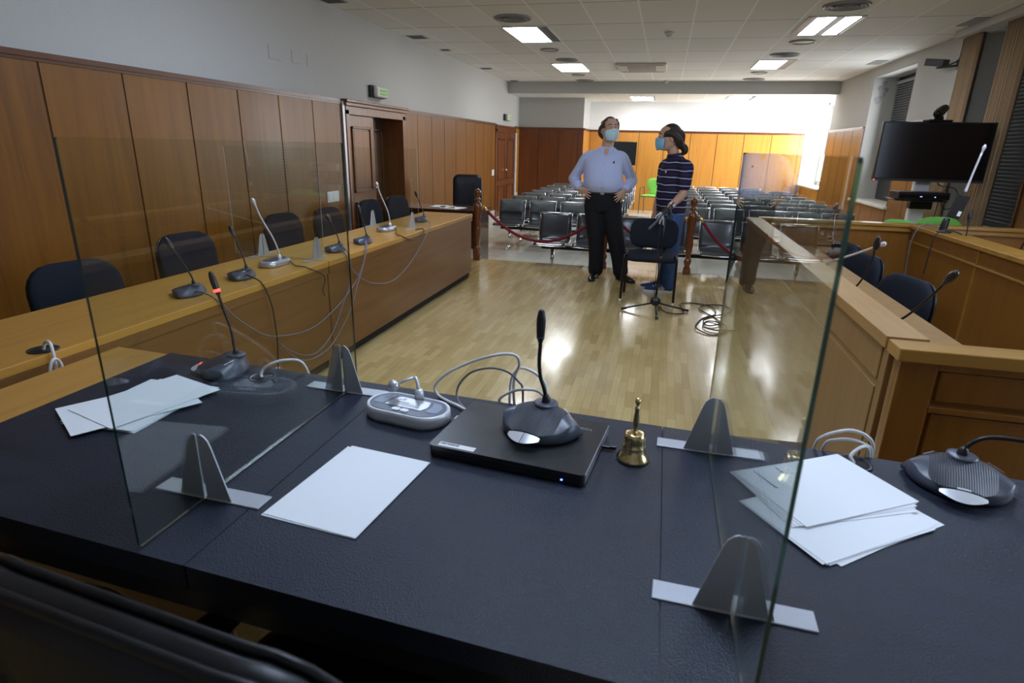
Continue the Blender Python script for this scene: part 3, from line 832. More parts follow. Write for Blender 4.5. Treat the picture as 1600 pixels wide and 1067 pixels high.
def task_chair():
    t = empty('task_chair')
    cushion(G(), .47, .45, .06, .12, 0, T(0, -.02, .46), .3, 'xy').build('seat', M['fabric_blue'], t)
    cushion(G(), .50, .44, .05, .15, -.45, T(0, .215, .605, -.10), .3).build('backrest', M['fabric_blue'], t)
    cushion(G(), .48, .42, .02, .14, -.45, T(0, .252, .605, -.10), .2).build('back_shell', M['blackplastic'], t)
    G().tube([(0, .10, .41), (0, .24, .42), (0, .29, .50), (0, .285, .60)], .02, 8, 4).build('back_bar', M['blackmetal'], t)
    G().lathe([(.03, .09), (.03, .25), (.022, .26), (.022, .42)], 12).build('gas_lift', M['blackmetal'], t)
    for k in range(5):
        a = 2*PI*k/5+.3
        l = G().tube([(0, 0, .09), (.14*math.cos(a), .14*math.sin(a), .085), (.27*math.cos(a), .27*math.sin(a), .06)], [.026, .02, .014], 8, 4).build('leg', M['blackmetal'], t)
        G().lathe([(.001, -.012), (.026, -.012), (.028, 0), (.026, .012), (.001, .012)], 12, T(.27*math.cos(a), .27*math.sin(a), .028, 0, PI/2, a)).build('caster', M['blackplastic'], l)
    return t
tc = task_chair()
first = True
def place_task(x, y, rz, label, group):
    global first
    o = tc if first else copy_tree(tc)
    first = False
    o.location = (x, y, 0); o.rotation_euler = (0, 0, rz); tag(o, label, 'chair', group)
place_task(-2.90, 2.51, PI/2-.15, 'dark blue chair behind the oak bench nearest the camera', 'dark chairs behind the oak bench')
place_task(-3.15, 3.62, PI/2-.1, 'dark blue chair behind the oak bench, behind the two slate microphones', 'dark chairs behind the oak bench')
place_task(-3.28, 5.0, PI/2-.1, 'dark blue chair by the wall behind the first silver microphone', 'dark chairs behind the oak bench')
place_task(-3.18, 5.66, PI/2-.05, 'dark blue chair in front of the wide light switch', 'dark chairs behind the oak bench')
place_task(-3.24, 6.72, PI/2-.05, 'dark blue chair in front of the shut door leaf', 'dark chairs behind the oak bench')
place_task(-3.20, 7.40, PI/2-.15, 'dark blue chair at the far end of the oak bench, by the open door', 'dark chairs behind the oak bench')
place_task(1.20, 3.72, -PI/2+.22, 'dark chair behind the side desk nearest the camera', 'dark chairs behind the side desk')
place_task(1.20, 4.56, -PI/2+.22, 'dark chair behind the side desk, middle of three', 'dark chairs behind the side desk')
place_task(1.22, 5.10, -PI/2+.15, 'dark chair behind the side desk closest to the rear partition', 'dark chairs behind the side desk')
place_task(2.62, 4.62, -PI/2, 'dark chair behind the second-row desk, only its top showing', 'dark chairs behind the side desk')

# visitor chair in the middle of the floor
t = empty('visitor_chair', (-.05, 6.15, 0), -.03, 'black fabric stacking chair standing alone on the parquet', 'chair')
cushion(G(), .49, .42, .055, .10, -.12, T(0, -.0, .455, .05), .35, 'xy').build('seat', M['fabric'], t)
cushion(G(), .485, .30, .045, .11, -.30, T(0, .20, .655, -.12), .3).build('backrest', M['fabric'], t)
cushion(G(), .46, .27, .015, .10, -.30, T(0, .232, .655, -.12), .2).build('back_shell', M['blackplastic'], t)
for s in (-1, 1):
    G().tube([(s*.262, -.175, .004), (s*.256, -.165, .40), (s*.250, -.15, .462), (s*.235, -.10, .472)], .013, 8, 4).build('leg', M['blackmetal'], t)
    G().tube([(s*.262, .235, .004), (s*.256, .19, .36), (s*.245, .16, .42), (s*.235, .10, .43)], .013, 8, 4).build('leg', M['blackmetal'], t)
    G().lathe([(.001, 0), (.016, 0), (.016, .02), (.013, .025)], 10, T(s*.262, -.175, 0)).build('foot_cap', M['white'], t)
G().box(-.235, .235, -.12, -.10, .415, .435).box(-.235, .235, .10, .12, .415, .435).build('seat_frame', M['blackmetal'], t)
for s in (-1, 1):
    G().tube([(s*.12, .12, .425), (s*.12, .24, .44), (s*.12, .255, .55), (s*.12, .245, .62)], .011, 8, 4).build('back_support', M['blackmetal'], t)

# tall black office chair beyond the dark table
def exec_chair(name, label, high=True, group=None):
    t = empty(name, (0, 0, 0), 0, label, 'office chair', group)
    cushion(G(), .50, .48, .09, .12, 0, T(0, -.02, .47), .3, 'xy').build('seat', M['chairleather'], t)
    cushion(G(), .47, .72, .07, .10, -.35, T(0, .26, .84, -.10), .3).build('backrest', M['chairleather'], t)
    for s in (-1, 1):
        a = G().tube([(s*.26, .17, .64), (s*.265, .0, .655), (s*.265, -.14, .65), (s*.265, -.17, .64)], [.024, .028, .028, .022], 10, 4, round_ends=True).build('armrest', M['blackplastic'], t)
        G().tube([(s*.265, -.10, .64), (s*.27, -.13, .52), (s*.22, -.06, .43)], .014, 8, 5).build('arm_support', M['blackmetal'], a)
    G().lathe([(.03, .09), (.03, .25), (.022, .26), (.022, .44)], 12).build('gas_lift', M['blackmetal'], t)
    for k in range(5):
        a = 2*PI*k/5+.3
        l = G().tube([(0, 0, .09), (.16*math.cos(a), .16*math.sin(a), .085), (.30*math.cos(a), .30*math.sin(a), .06)], [.028, .022, .015], 8, 4).build('leg', M['blackmetal'], t)
        G().lathe([(.001, -.012), (.026, -.012), (.028, 0), (.026, .012), (.001, .012)], 12, T(.30*math.cos(a), .30*math.sin(a), .028, 0, PI/2, a)).build('caster', M['blackplastic'], l)
    return t
t = exec_chair('office_chair', 'tall black office chair standing beyond the dark table')
t.location = (-3.02, 9.2, LOW); t.rotation_euler = (0, 0, .25)

# black leather chairs at the judges' table, backs to the camera
def judge_chair(x, y, rz, label):
    t = empty('judge_chair', (x, y, 0), rz, label, 'office chair', 'leather chairs at the judges\' table')
    # chair faces +y here
    g = G(); rings = []
    prof = [(.0, .52), (-.01, .60), (-.03, .74), (-.05, .88), (-.06, .97), (-.055, 1.02)]
    for sc, d in ((.03, .045), (.5, .042), (.85, .034), (.96, .022), (1, 0), (.97, -.022), (.86, -.034), (.5, -.04), (.03, -.042)):
        rings.append([(a*sc, d-.05-.10*(b*sc)+.45*(a*sc)**2, .772+b*sc) for a, b in rrect(.58, .50, .13, 6)])
    g.loft(rings).build('backrest', M['chairleather'], t)
    # seam piping round the edge and a second seam across the back
    pp = [(a*.985, .018-.05-.10*b+.45*a*a, .772+b*.985) for a, b in rrect(.58, .50, .13, 6)]
    G().tube(pp, .006, 6, 1, closed=True).build('piping', M['chairleather'], t)
    pp = [(a*.99, -.020-.05-.10*b+.45*a*a, .772+b*.99) for a, b in rrect(.58, .50, .13, 6)]
    G().tube(pp, .007, 6, 1, closed=True).build('piping', M['chairleather'], t)
    pp = [(a, -.045-.05-.10*.12+.45*a*a, .772+.12-.10*(a/.27)**2) for a in [-.27+.054*k for k in range(11)]]
    G().tube(pp, .009, 6, 2).build('back_seam', M['chairleather'], t)
    cushion(G(), .54, .50, .10, .12, 0, T(0, .22, .46), .3, 'xy').build('seat', M['chairleather'], t)
    for s in (-1, 1):
        a = G().tube([(s*.27, -.04, .597), (s*.27, .10, .608), (s*.27, .26, .608), (s*.27, .31, .597)], [.026, .03, .03, .024], 12, 4, round_ends=True).build('armrest', M['chairleather'], t)
        G().tube([(s*.27, .26, .59), (s*.285, .31, .53), (s*.25, .22, .46)], .018, 8, 5).build('arm_support', M['blackmetal'], a)
    G().tube([(0, -.10, .62), (0, -.09, .48), (0, .10, .42)], .03, 8, 4).build('back_bar', M['blackmetal'], t)
    G().lathe([(.032, .09), (.032, .26), (.024, .27), (.024, .43)], 12, T(0, .2, 0)).build('gas_lift', M['blackmetal'], t)
    for k in range(5):
        a = 2*PI*k/5+.3
        l = G().tube([(0, .2, .09), (.16*math.cos(a), .2+.16*math.sin(a), .085), (.30*math.cos(a), .2+.30*math.sin(a), .06)], [.028, .022, .015], 8, 4).build('leg', M['blackmetal'], t)
        G().lathe([(.001, -.012), (.026, -.012), (.028, 0), (.026, .012), (.001, .012)], 12, T(.30*math.cos(a), .2+.30*math.sin(a), .028, 0, PI/2, a)).build('caster', M['blackplastic'], l)
judge_chair(-.50, .435, -.10, 'black leather chair with stitched back cropped at the bottom corner')
judge_chair(-1.29, .40, 0, 'neighbouring black leather chair, only one armrest tip showing')

# green chairs
def green_chair(x, y, z, rz, label):
    t = empty('green_chair', (x, y, z), rz, label, 'chair', 'lime green chairs'); t.scale = (1.03, 1.03, 1.03)
    cushion(G(), .44, .42, .035, .11, 0, T(0, -.02, .46), .3, 'xy').build('seat', M['green'], t)
    g = G(); rings = []
    ol = [(-.12, 0), (-.10, .07), (-.17, .17), (-.20, .27), (-.17, .36), (-.08, .405), (.08, .405), (.17, .36), (.20, .27), (.17, .17), (.10, .07), (.12, 0)]
    ol = [(p.x, p.y) for p in smooth_path([V((a, b, 0)) for a, b in ol], 3)]
    for sc, d in ((.05, -.016), (.7, -.015), (.97, -.010), (1, 0), (.97, .010), (.7, .015), (.05, .016)):
        rings.append([(a*sc, .21+d+.12*(.2+(b-.2)*sc)-.6*(a*sc)**2, .48+.2+(b-.2)*sc) for a, b in ol])
    g.loft(rings).build('backrest', M['green'], t)
    for s in (-1, 1):
        G().tube([(s*.24, -.20, 0), (s*.24, -.19, .45), (s*.24, -.18, .64), (s*.24, .0, .66), (s*.24, .14, .66)], .010, 8, 4).build('leg', M['darkgrey'], t)
        G().tube([(s*.24, .25, 0), (s*.24, .20, .46), (s*.24, .16, .66)], .010, 8, 4).build('leg', M['darkgrey'], t)
    G().box(-.24, .24, -.14, -.12, .425, .442).box(-.24, .24, .14, .16, .425, .442).build('seat_frame', M['darkgrey'], t)
green_chair(-.30, 16.75, LOW, -.25, 'lime green chair against the bright back wall between the two men')
green_chair(2.36, 6.44, 0, 2.3, 'lime green chair behind the rear partition, at the foot of the screen stand')
green_chair(2.74, 7.0, 0, 2.9, 'lime green chair just behind the first one by the screen stand')
green_chair(3.06, 6.22, 0, 3.14, 'lime green chair behind the partition next to the wooden pier')
# ------------------------------------------------------------------ clear screens and brackets
def pane(axis, pos, a0, a1, z0, z1, label, th=.005, edge='glassedge'):
    """upright clear sheet on the plane axis=pos."""
    t = empty('clear_screen', (pos, (a0+a1)/2, z0) if axis == 'x' else ((a0+a1)/2, pos, z0), 0, label, 'screen', 'clear protective screens')
    h = (a1-a0)/2; H = z1-z0; e = th/2
    g = G(); r = .006
    ol = [(p[0], p[1]+H/2) for p in rrect(2*h, H, r, 5)]
    for s in (-e, e):
        g.add([(s, p[0], p[1]) if axis == 'x' else (p[0], s, p[1]) for p in ol], [list(range(len(ol)))], mi=0)
    n = len(ol)
    vs = [((s, p[0], p[1]) if axis == 'x' else (p[0], s, p[1])) for s in (-e, e) for p in ol]
    g.add(vs, [(i, (i+1) % n, n+(i+1) % n, n+i) for i in range(n)], mi=1)
    g.build('sheet', [M['glass'], M[edge]], t)
    return t
pane('x', -.84, .70, 1.50, TZ+.004, 1.478, 'clear screen standing on the table beside the pile by the corner microphone')
pane('x', .170, .615, 1.48, TZ+.004, 1.478, 'clear screen with dark green edge standing on the table beside the fanned papers')
pane('y', 3.50, -2.82, -2.14, .739, 1.44, 'clear screen across the oak bench beyond the first silver microphone', .004, 'acryledge')
pane('y', 5.17, -2.82, -2.16, .739, 1.44, 'clear screen across the oak bench beyond the second silver microphone', .004, 'acryledge')
def bracket(x, y, z, rz, label, L=.25, H=.145, W=.125):
    t = empty('screen_bracket', (x, y, z), rz, label, 'bracket', 'grey screen brackets')
    G().box(-L/2, L/2, -.0225, .0225, 0, .0035).build('base_plate', M['bracket'], t, bevel=.0012)
    for s in (-1, 1):
        pl = [(.0035, 0), (W/2, 0), (.030, H-.028), (.024, H-.012), (.015, H-.003), (.008, H), (.0035, H-.002)]
        g = G().prism([(s*a, b) for a, b in pl], -.0016, .0016, T(0, -.018, 0, PI/2))
        g.build('fin', M['bracket'], t, bevel=.0007)
    return t
bracket(-.84, .885, TZ, -.03, 'grey bracket holding the near corner of the screen by the stacked papers')
bracket(-.848, 1.455, TZ, -.03, 'grey bracket at the table\'s far edge beside the silver conference unit')
bracket(.172, 1.375, TZ, -.03, 'grey bracket at the table\'s far edge to the side of the brass bell')
bracket(.172, .838, TZ, -.03, 'grey bracket nearest the camera, under the green-edged screen')
bracket(-2.62, 3.50, .735, PI/2, 'small bracket at the back of the oak bench behind the first silver microphone', .27)
bracket(-2.21, 3.50, .735, PI/2, 'small bracket on the front edge of the oak bench near the first silver microphone', .25)
bracket(-2.64, 5.17, .735, PI/2, 'small bracket at the back of the oak bench near the second silver microphone', .27)
bracket(-2.24, 5.17, .735, PI/2, 'small bracket on the front edge of the oak bench by the last slate microphone', .25)

# ------------------------------------------------------------------ microphones
OUT = [(p.x, p.y) for p in smooth_path([V((a, b, 0)) for a, b in [(.130, -.008), (.115, .030), (.070, .072), (.0, .090), (-.070, .072), (-.115, .030), (-.130, -.008), (-.124, -.026), (-.095, -.032), (-.066, -.058), (-.040, -.088), (0, -.100), (.040, -.088), (.066, -.058), (.095, -.032), (.124, -.026)]], 3, True)]
CX_, CY_ = 0.0, .040
_an = sorted((math.atan2(b-CY_, a-CX_), math.hypot(a-CX_, b-CY_)) for a, b in OUT)
def orad(th):
    for i in range(len(_an)):
        a, b = _an[i], _an[(i+1) % len(_an)]
        a1 = b[0]+(2*PI if b[0] < a[0] else 0)
        q = th if th >= a[0] else th+2*PI
        if a[0] <= q <= a1+1e-9:
            f = (q-a[0])/max(a1-a[0], 1e-9); return a[1]*(1-f)+b[1]*f
    return .1
def surf(x, y):
    s = min(1, math.hypot(x-CX_, y-CY_)/orad(math.atan2(y-CY_, x-CX_)))
    return .014+.050*(1-s**3.4)*(.42+.58*min(1, max(0, (y+.10)/.165)))
def head(p, tip, d, silver=False, lit=False, r=.0105, L=.062):
    d = d.normalized()
    if silver:
        g = G().tube([tip-d*.045, tip-d*.02, tip, tip+d*.012, tip+d*.02], [.0048, .0075, .0118, .0115, .006], 12, 4, round_ends=True)
        return g.build('mic_head', M['silverlt'], p)
    h = G().tube([tip-d*.012, tip, tip+d*.02, tip+d*L*.7, tip+d*L], [.0055, .009, r, r*1.05, r*.8], 12, 4, round_ends=True).build('mic_head', M['blackplastic'], p)
    if lit:
        G().tube([tip-d*.001, tip+d*.009], .0108, 12, 0).build('light_ring', M['red'], h)
    else:
        G().tube([tip-d*.002, tip+d*.003], .0100, 12, 0).build('collar_ring', M['darkgrey'], h)
    return h
def slate_mic(x, y, z, rz, neck, label, split=False, sc=1.0, lit=False, words=True, group='slate conference microphones', L=.062, hr=.0105):
    t = empty('desk_microphone', (x, y, z), rz, label, 'microphone', group); t.scale = (sc, sc, sc)
    th = [2*PI*i/48 for i in range(48)]
    rr = []
    for s, zz in ((.93, .003), (1, .006), (1.0, .0139)):
        rr.append([(CX_+orad(a)*s*math.cos(a), CY_+orad(a)*s*math.sin(a), zz) for a in th])
    for s in (.985, .96, .92, .84, .74, .62, .5, .36, .2, .05):
        rr.append([(CX_+orad(a)*s*math.cos(a), CY_+orad(a)*s*math.sin(a), surf(CX_+orad(a)*s*math.cos(a), CY_+orad(a)*s*math.sin(a))) for a in th])
    G().loft(rr).build('housing', M['micgrey'], t)
    G().loft([[(CX_+orad(a)*.90*math.cos(a), CY_+orad(a)*.90*math.sin(a), zz) for a in th] for zz in (0, .005)]).build('foot_pad', M['blackplastic'], t)
    # ribbed speaker patch
    g = G(); nu, nv = 16, 12; vs = []
    for j in range(nv+1):
        yy = -.060+.115*j/nv
        hw = .062*(1-.55*max(0, (-.02-yy)/.045)**2) if yy < -.02 else .062
        for i in range(nu+1):
            xx = -hw+2*hw*i/nu; vs.append((xx, yy, surf(xx, yy)+.0009))
    g.add(vs, [(j*(nu+1)+i, j*(nu+1)+i+1, (j+1)*(nu+1)+i+1, (j+1)*(nu+1)+i) for j in range(nv) for i in range(nu)], None, True)
    g.build('speaker_grille', M['grid'], t)
    def patch(x0, x1, y0, y1, nm, mt, lift, fn=None):
        g = G(); vs = []; n1, n2 = 10, 5
        for j in range(n2+1):
            for i in range(n1+1):
                u = x0+(x1-x0)*i/n1; v = j/n2
                lo = y0+(fn(u) if fn else 0); yy = lo+(y1-lo)*v
                vs.append((u, yy, surf(u, yy)+lift))
        g.add(vs, [(j*(n1+1)+i, j*(n1+1)+i+1, (j+1)*(n1+1)+i+1, (j+1)*(n1+1)+i) for j in range(n2) for i in range(n1)], None, True)
        return g.build(nm, mt, t)
    fn = lambda u: 12*u*u
    if split:
        patch(-.040, -.0008, -.092, -.064, 'talk_button', M['silverlt'], .0012, fn); patch(.0008, .040, -.092, -.064, 'talk_button', M['silver'], .0012, fn)
    else:
        patch(-.042, .042, -.092, -.064, 'talk_button', M['silverlt'], .0012, fn)
        patch(-.012, .012, -.062, -.058, 'indicator', M['red'] if lit else M['silverlt'], .0022)
    G().lathe([(.030, -.006), (.030, .002), (.026, .0035), (.001, .004)], 24, T(0, .055, surf(0, .055))).build('stem_plate', M['micgrey'], t)
    z0 = surf(0, .055)
    G().tube([(0, .055, z0-.002), (0, .055, z0+.012), V((0, .055, z0+.012))+(V(neck[0])-V((0, .055, z0+.012)))*.5], [.012, .0105, .007], 12, 3).build('boot', M['blackplastic'], t)
    nk = [V((0, .055, z0))]+[V(q) for q in neck]
    G().tube(nk, .0048, 10, 6).build('gooseneck', M['blackmetal'], t)
    head(t, nk[-1], nk[-1]-nk[-2], lit=lit, L=L, r=hr)
    if words:
        def on_surf(x, y, ang, lift=.0028):
            e = .002
            n_ = V((-(surf(x+e, y)-surf(x-e, y))/(2*e), -(surf(x, y+e)-surf(x, y-e))/(2*e), 1)).normalized()
            tx = V((math.cos(ang), math.sin(ang), 0)); tx = (tx-n_*tx.dot(n_)).normalized(); ty = n_.cross(tx)
            m_ = Matrix((tx, ty, n_)).transposed().to_4x4(); m_.translation = V((x, y, surf(x, y)))+n_*lift
            return m_
        text('lettering', 'BOSCH', .0085, on_surf(-.060, .046, .62), M['lettering'], t)
        G().box(-.018, .018, -.0010, .0010, 0, .0004).build('model_line', M['lettering'], t, M=on_surf(.060, .046, -.62))
    return t
LT = TZ+.030
slate_mic(-.243, 1.277, LT, -.24, [(-.004, .052, .095), (-.016, .05, .13), (-.020, .048, .17), (-.018, .046, .21), (-.018, .046, .232)], 'slate grey gooseneck microphone standing on the closed laptop', split=True)
slate_mic(-1.292, 1.468, TZ, -1.15, [(0, .052, .085), (-.014, .046, .14), (-.026, .03, .20), (-.036, .012, .272)], 'slate grey microphone with glowing red ring at the corner of the leather table', sc=.92, lit=True)
slate_mic(.690, 1.335, TZ, -.30, [(.006, .06, .085), (.03, .066, .108), (.07, .07, .117), (.15, .085, .118), (.26, .10, .13)], 'slate grey microphone beside the fanned papers, neck bent flat sideways')
R9 = -PI/2
for x, y, a, nk, lb in (
    (-2.27, 2.42, R9+.05, [(0, .05, .10), (.01, .02, .17), (.02, -.03, .26)], 'charcoal microphone on the oak bench nearest the camera'),
    (-2.28, 2.83, R9+.12, [(0, .05, .10), (-.02, .02, .17), (-.03, -.02, .26)], 'charcoal microphone on the oak bench, second from the camera'),
    (-2.25, 3.80, R9+.1, [(0, .05, .10), (-.02, .02, .16), (-.05, -.03, .23)], 'charcoal microphone on the oak bench just beyond the first bench screen'),
    (-2.24, 4.20, R9+.0, [(0, .05, .10), (-.02, .02, .17), (-.05, -.02, .26)], 'charcoal microphone on the oak bench before the second silver one'),
    (-2.36, 5.66, R9+.2, [(0, .05, .10), (.0, .02, .18), (.02, -.01, .27)], 'charcoal microphone on the oak bench, furthest from the camera')):
    slate_mic(x, y, .735, a, nk, lb, sc=.9, words=False, group='charcoal microphones on the oak bench', L=.055, hr=.0145)
# microphones of the side desks: bases hidden behind the ledges
for x, y, z, a, nk, lb in (
    (.98, 2.60, .742, PI/2, [(0, .05, .10), (-.10, .03, .15), (-.22, .01, .26), (-.30, .0, .34)], 'black gooseneck microphone rising behind the side desk ledge nearest the camera'),
    (.99, 3.16, .742, PI/2, [(0, .05, .10), (-.02, .02, .16), (-.05, .0, .26), (-.07, .0, .33)], 'black upright gooseneck microphone behind the side desk ledge, second one along'),
    (2.17, 4.86, .742, PI/2, [(0, .05, .10), (.0, .06, .2), (.02, .06, .33)], 'black gooseneck microphone on the second-row desk by the transmitter'),
    (2.42, 4.70, .742, PI/2, [(0, .05, .10), (-.02, .05, .18), (-.05, .04, .29)], 'black gooseneck microphone on the second-row desk near the window pier')):
    slate_mic(x, y, z, a, nk, lb, sc=.95, words=False, group='black microphones on the side desks', hr=.0145)

def silver_mic(x, y, z, rz, neck, label, hidden=False):
    t = empty('silver_microphone', (x, y, z), rz, label, 'microphone', 'silver gooseneck microphones')
    rr = []
    for s, zz in ((.92, 0), (1, .008), (1, .022), (.93, .034), (.80, .038), (.05, .040)):
        rr.append([(a*s, b*s, zz) for a, b in rrect(.235, .125, .058, 7)])
    G().loft(rr).build('housing', M['silver'], t)
    G().prism(rrect(.17, .085, .038, 6), .037, .0405).build('top_plate', M['micgrey'], t, bevel=.001)
    nk = [V((0, .035, .036))]+[V(q) for q in neck]
    G().lathe([(.016, 0), (.014, .02), (.009, .035)], 14, T(0, .035, .036)).build('collar', M['silverlt'], t)
    G().tube(nk, [.0065]+[.0052]*(len(nk)-2)+[.0048], 10, 6).build('gooseneck', M['silverlt'], t)
    head(t, nk[-1], nk[-1]-nk[-2], silver=True)
    return t
silver_mic(-2.32, 3.22, .735, R9, [(0, .035, .08), (.02, .02, .17), (.075, -.01, .30), (.10, -.03, .395)], 'silver gooseneck microphone on the oak bench nearer the camera')
silver_mic(-2.37, 4.93, .735, R9, [(0, .035, .08), (.03, .03, .18), (.10, .0, .33), (.125, -.01, .405)], 'silver gooseneck microphone on the oak bench further from the camera')
silver_mic(1.04, 3.86, .742, PI/2, [(0, .035, .08), (-.06, .05, .13), (-.40, .02, .24), (-.70, .0, .335)], 'silver gooseneck microphone leaning low behind the side desk ledge')

# silver conference unit on the table, its neck folded
t = empty('conference_unit', (-.603, 1.338, TZ), -.16, 'silver rimmed conference unit with folded ball microphone left of the laptop', 'microphone')
rr = []
for s, zz in ((.95, 0), (1.0, .010), (1.0, .026), (.975, .034), (.93, .036), (.90, .034)):
    rr.append([(a*s if abs(s-1) < .01 else math.copysign(abs(a)-(1-s)*.0625, a) if abs(a) > .06 else a*s, b*s, zz) for a, b in rrect(.238, .125, .060, 8)])
G().loft(rr).build('housing', M['silverlt'], t)
G().prism(rrect(.218, .106, .051, 8), .0335, .0355).build('face_plate', M['micgrey'], t)
G().prism([(-.058, -.016), (-.052, .012), (-.042, .034), (.050, .034), (.058, .010), (.058, -.004), (.050, -.022), (-.058, -.022)], .0355, .0368).build('display', M['silver'], t, bevel=.0006)
G().prism([(-.098, -.014), (-.098, .014), (-.082, .034), (-.052, .034), (-.062, .012), (-.068, -.022), (-.092, -.022)], .0355, .0364).build('side_key', M['fabric_blue'] if False else mat('slate_blue_key', (.20,.25,.34), .4), t, bevel=.0005)
G().prism([(.098, -.014), (.098, .014), (.082, .034), (.060, .034), (.068, .012), (.064, -.022), (.092, -.022)], .0355, .0364).build('side_key', bpy.data.materials['slate_blue_key'], t, bevel=.0005)
for s in (-1, 1):
    G().prism([(p[0]*1.0+s*.0125, p[1]-.038) for p in rrect(.024, .016, .0075, 5)], .0355, .0380).build('push_button', M['white'], t, bevel=.0006)
text('lettering', 'GT', .016, T(-.028, .022, .0370, 0, 0, PI), M['ink'], t)
text('lettering', 'conference system', .0055, T(-.020, .004, .0370, 0, 0, PI), M['lettergrey'], t)
G().lathe([(.013, 0), (.012, .016), (.009, .026)], 14, T(.005, .048, .036)).build('collar', M['silverlt'], t)
G().tube([(.005, .048, .05), (.000, .050, .075), (-.008, .055, .088), (-.016, .060, .0885)], .0048, 10, 5).tube([(-.016, .060, .0885), (-.050, .040, .074)], .0042, 8, 0).build('gooseneck', M['silverlt'], t)
G().ball((-.064, .030, .066), .0165, n=16, m=12).build('mic_head', M['silver'], t)

# ------------------------------------------------------------------ laptop, bell
t = empty('laptop', (-.275, 1.272, TZ), -.105, 'closed dark laptop lying on the leather under the slate microphone', 'laptop')
G().prism(rrect(.372, .268, .012, 4), .002, .016).build('base', M['blackplastic'], t, bevel=.002)
lid = noisy('brushed_black_lid', (.016,.016,.019), (.026,.026,.030), 60, .34, .03)
G().prism(rrect(.374, .270, .012, 4), .0175, .0290).build('lid', lid, t, bevel=.002)
G().box(.183, .188, -.128, .128, .004, .028).build('side_trim', M['steel'], t, bevel=.001)
text('lettering', 'TOSHIBA', .015, T(.125, .085, .0293, 0, 0, PI), M['lettergrey'], t)
s_ = G().box(-.165, -.075, -.128, -.110, .0288, .0293).build('inventory_sticker', M['white'], t)
g = G(); xx = -.162
for k in range(22):
    w_ = random.choice((.0007, .0012, .0018)); g.box(xx, xx+w_, -.121, -.112, .0293, .0295); xx += w_+random.choice((.0006, .001))
g.build('barcode', M['ink'], s_)
text('lettering', 'INVENTARIO 2016', .005, T(-.105, -.119, .0294), M['ink'], s_) if False else None
G().box(.135, .139, -.1365, -.134, .008, .010).build('power_light', M['blueled'], t)
G().box(.186, .208, .045, .062, .005, .013).box(.206, .222, .048, .060, .004, .014).build('usb_dongle', M['blackplastic'], t, bevel=.002)
G().box(-.205, -.186, .040, .064, .005, .014).build('plug', M['silver'], t, bevel=.002)

t = empty('hand_bell', (-.008, 1.275, TZ), .2, 'small brass hand bell with upright handle standing on the leather', 'bell')
G().lathe([(.036, .0), (.0385, .003), (.038, .008), (.033, .015), (.0285, .024), (.0262, .034), (.0262, .0345), (.027, .0352), (.0260, .0365), (.0252, .050), (.0248, .062), (.0235, .066), (.0225, .067), (.0225, .068), (.020, .0695), (.008, .071), (.001, .072)], 32).build('bell_cup', M['brass'], t)
G().lathe([(.008, .066), (.009, .069), (.005, .072), (.0045, .080), (.0068, .088), (.0070, .10), (.0048, .126), (.0058, .130), (.0058, .133), (.0035, .136), (.0035, .141), (.0062, .145), (.0068, .150), (.005, .155), (.001, .157)], 16).build('handle', M['brass'], t)

# ------------------------------------------------------------------ papers
def sheet(x, y, z, rz, label, group, dogear=0, w=.210, h=.297):
    g = G(); nx, ny = 4, 6; vs = []
    for j in range(ny+1):
        for i in range(nx+1):
            u, v = -w/2+w*i/nx, -h/2+h*j/ny
            vs.append((u, v, dogear*(max(0, u/w)+max(0, v/h))**2))
    g.add(vs, [(j*(nx+1)+i, j*(nx+1)+i+1, (j+1)*(nx+1)+i+1, (j+1)*(nx+1)+i) for j in range(ny) for i in range(nx)], None, False)
    o = g.build('paper_sheet', M['paper'], None)
    sm = o.modifiers.new('thick', 'SOLIDIFY'); sm.thickness = .0006
    o.location = (x, y, z); o.rotation_euler = (0, 0, rz)
    return tag(o, label, 'paper', group)
sheet(-.582, .984, TZ+.0016, -.085, 'lower of two blank sheets in front of the laptop', 'blank sheets in front of the laptop')
sheet(-.576, .986, TZ+.0030, -.105, 'upper blank sheet in front of the laptop', 'blank sheets in front of the laptop')
for k, (x, y, a) in enumerate(((-1.315, 1.200, .02), (-1.322, 1.196, .05), (-1.312, 1.206, -.02), (-1.325, 1.198, .03))):
    sheet(x, y, TZ+.0014+.0018*k, a, 'blank sheet in the lower neat part of the pile by the corner microphone', 'neat sheets in the pile by the corner microphone')
sheet(-1.335, 1.170, TZ+.0090, -.55, 'askew blank sheet in the pile by the corner microphone', 'askew sheets on the pile by the corner microphone')
sheet(-1.322, 1.215, TZ+.0108, -.28, 'top blank sheet of the pile by the corner microphone', 'askew sheets on the pile by the corner microphone')
for k, (x, y, a) in enumerate(((.425, 1.172, -.90), (.415, 1.165, -.86), (.405, 1.158, -.915), (.402, 1.156, -.93), (.398, 1.153, -.95), (.400, 1.157, -.92))):
    sheet(x, y, TZ+.0012+.0009*k, a, 'sheet in the lower half of the fanned pile beside the green-edged screen', 'lower sheets of the fanned pile')
for k, (x, y, a) in enumerate(((.390, 1.238, -1.11), (.388, 1.243, -1.08), (.392, 1.247, -1.06), (.395, 1.252, -1.03))):
    sheet(x, y, TZ+.0070+.0009*k, a, 'sheet in the upper half of the fanned pile beside the green-edged screen', 'upper sheets of the fanned pile')
tp = sheet(.400, 1.252, TZ+.0110, -1.0, 'topmost sheet of the fanned pile with a scribbled line in pen', None)
g = G(); px = -.095
pts = [(px+.0034*i, -.105+.0022*math.sin(i*1.9)+.0010*math.sin(i*4.3), .0010) for i in range(22)]
pts2 = [(-.095+.0035*i, -.045+.0020*math.sin(i*2.3), .0010) for i in range(9)]
G().tube(pts, .0009, 4, 3).tube(pts2, .0008, 4, 3).build('handwriting', M['ink'], tp, M=T(0, 0, 0, 0, 0, PI/2*0))
g = G()
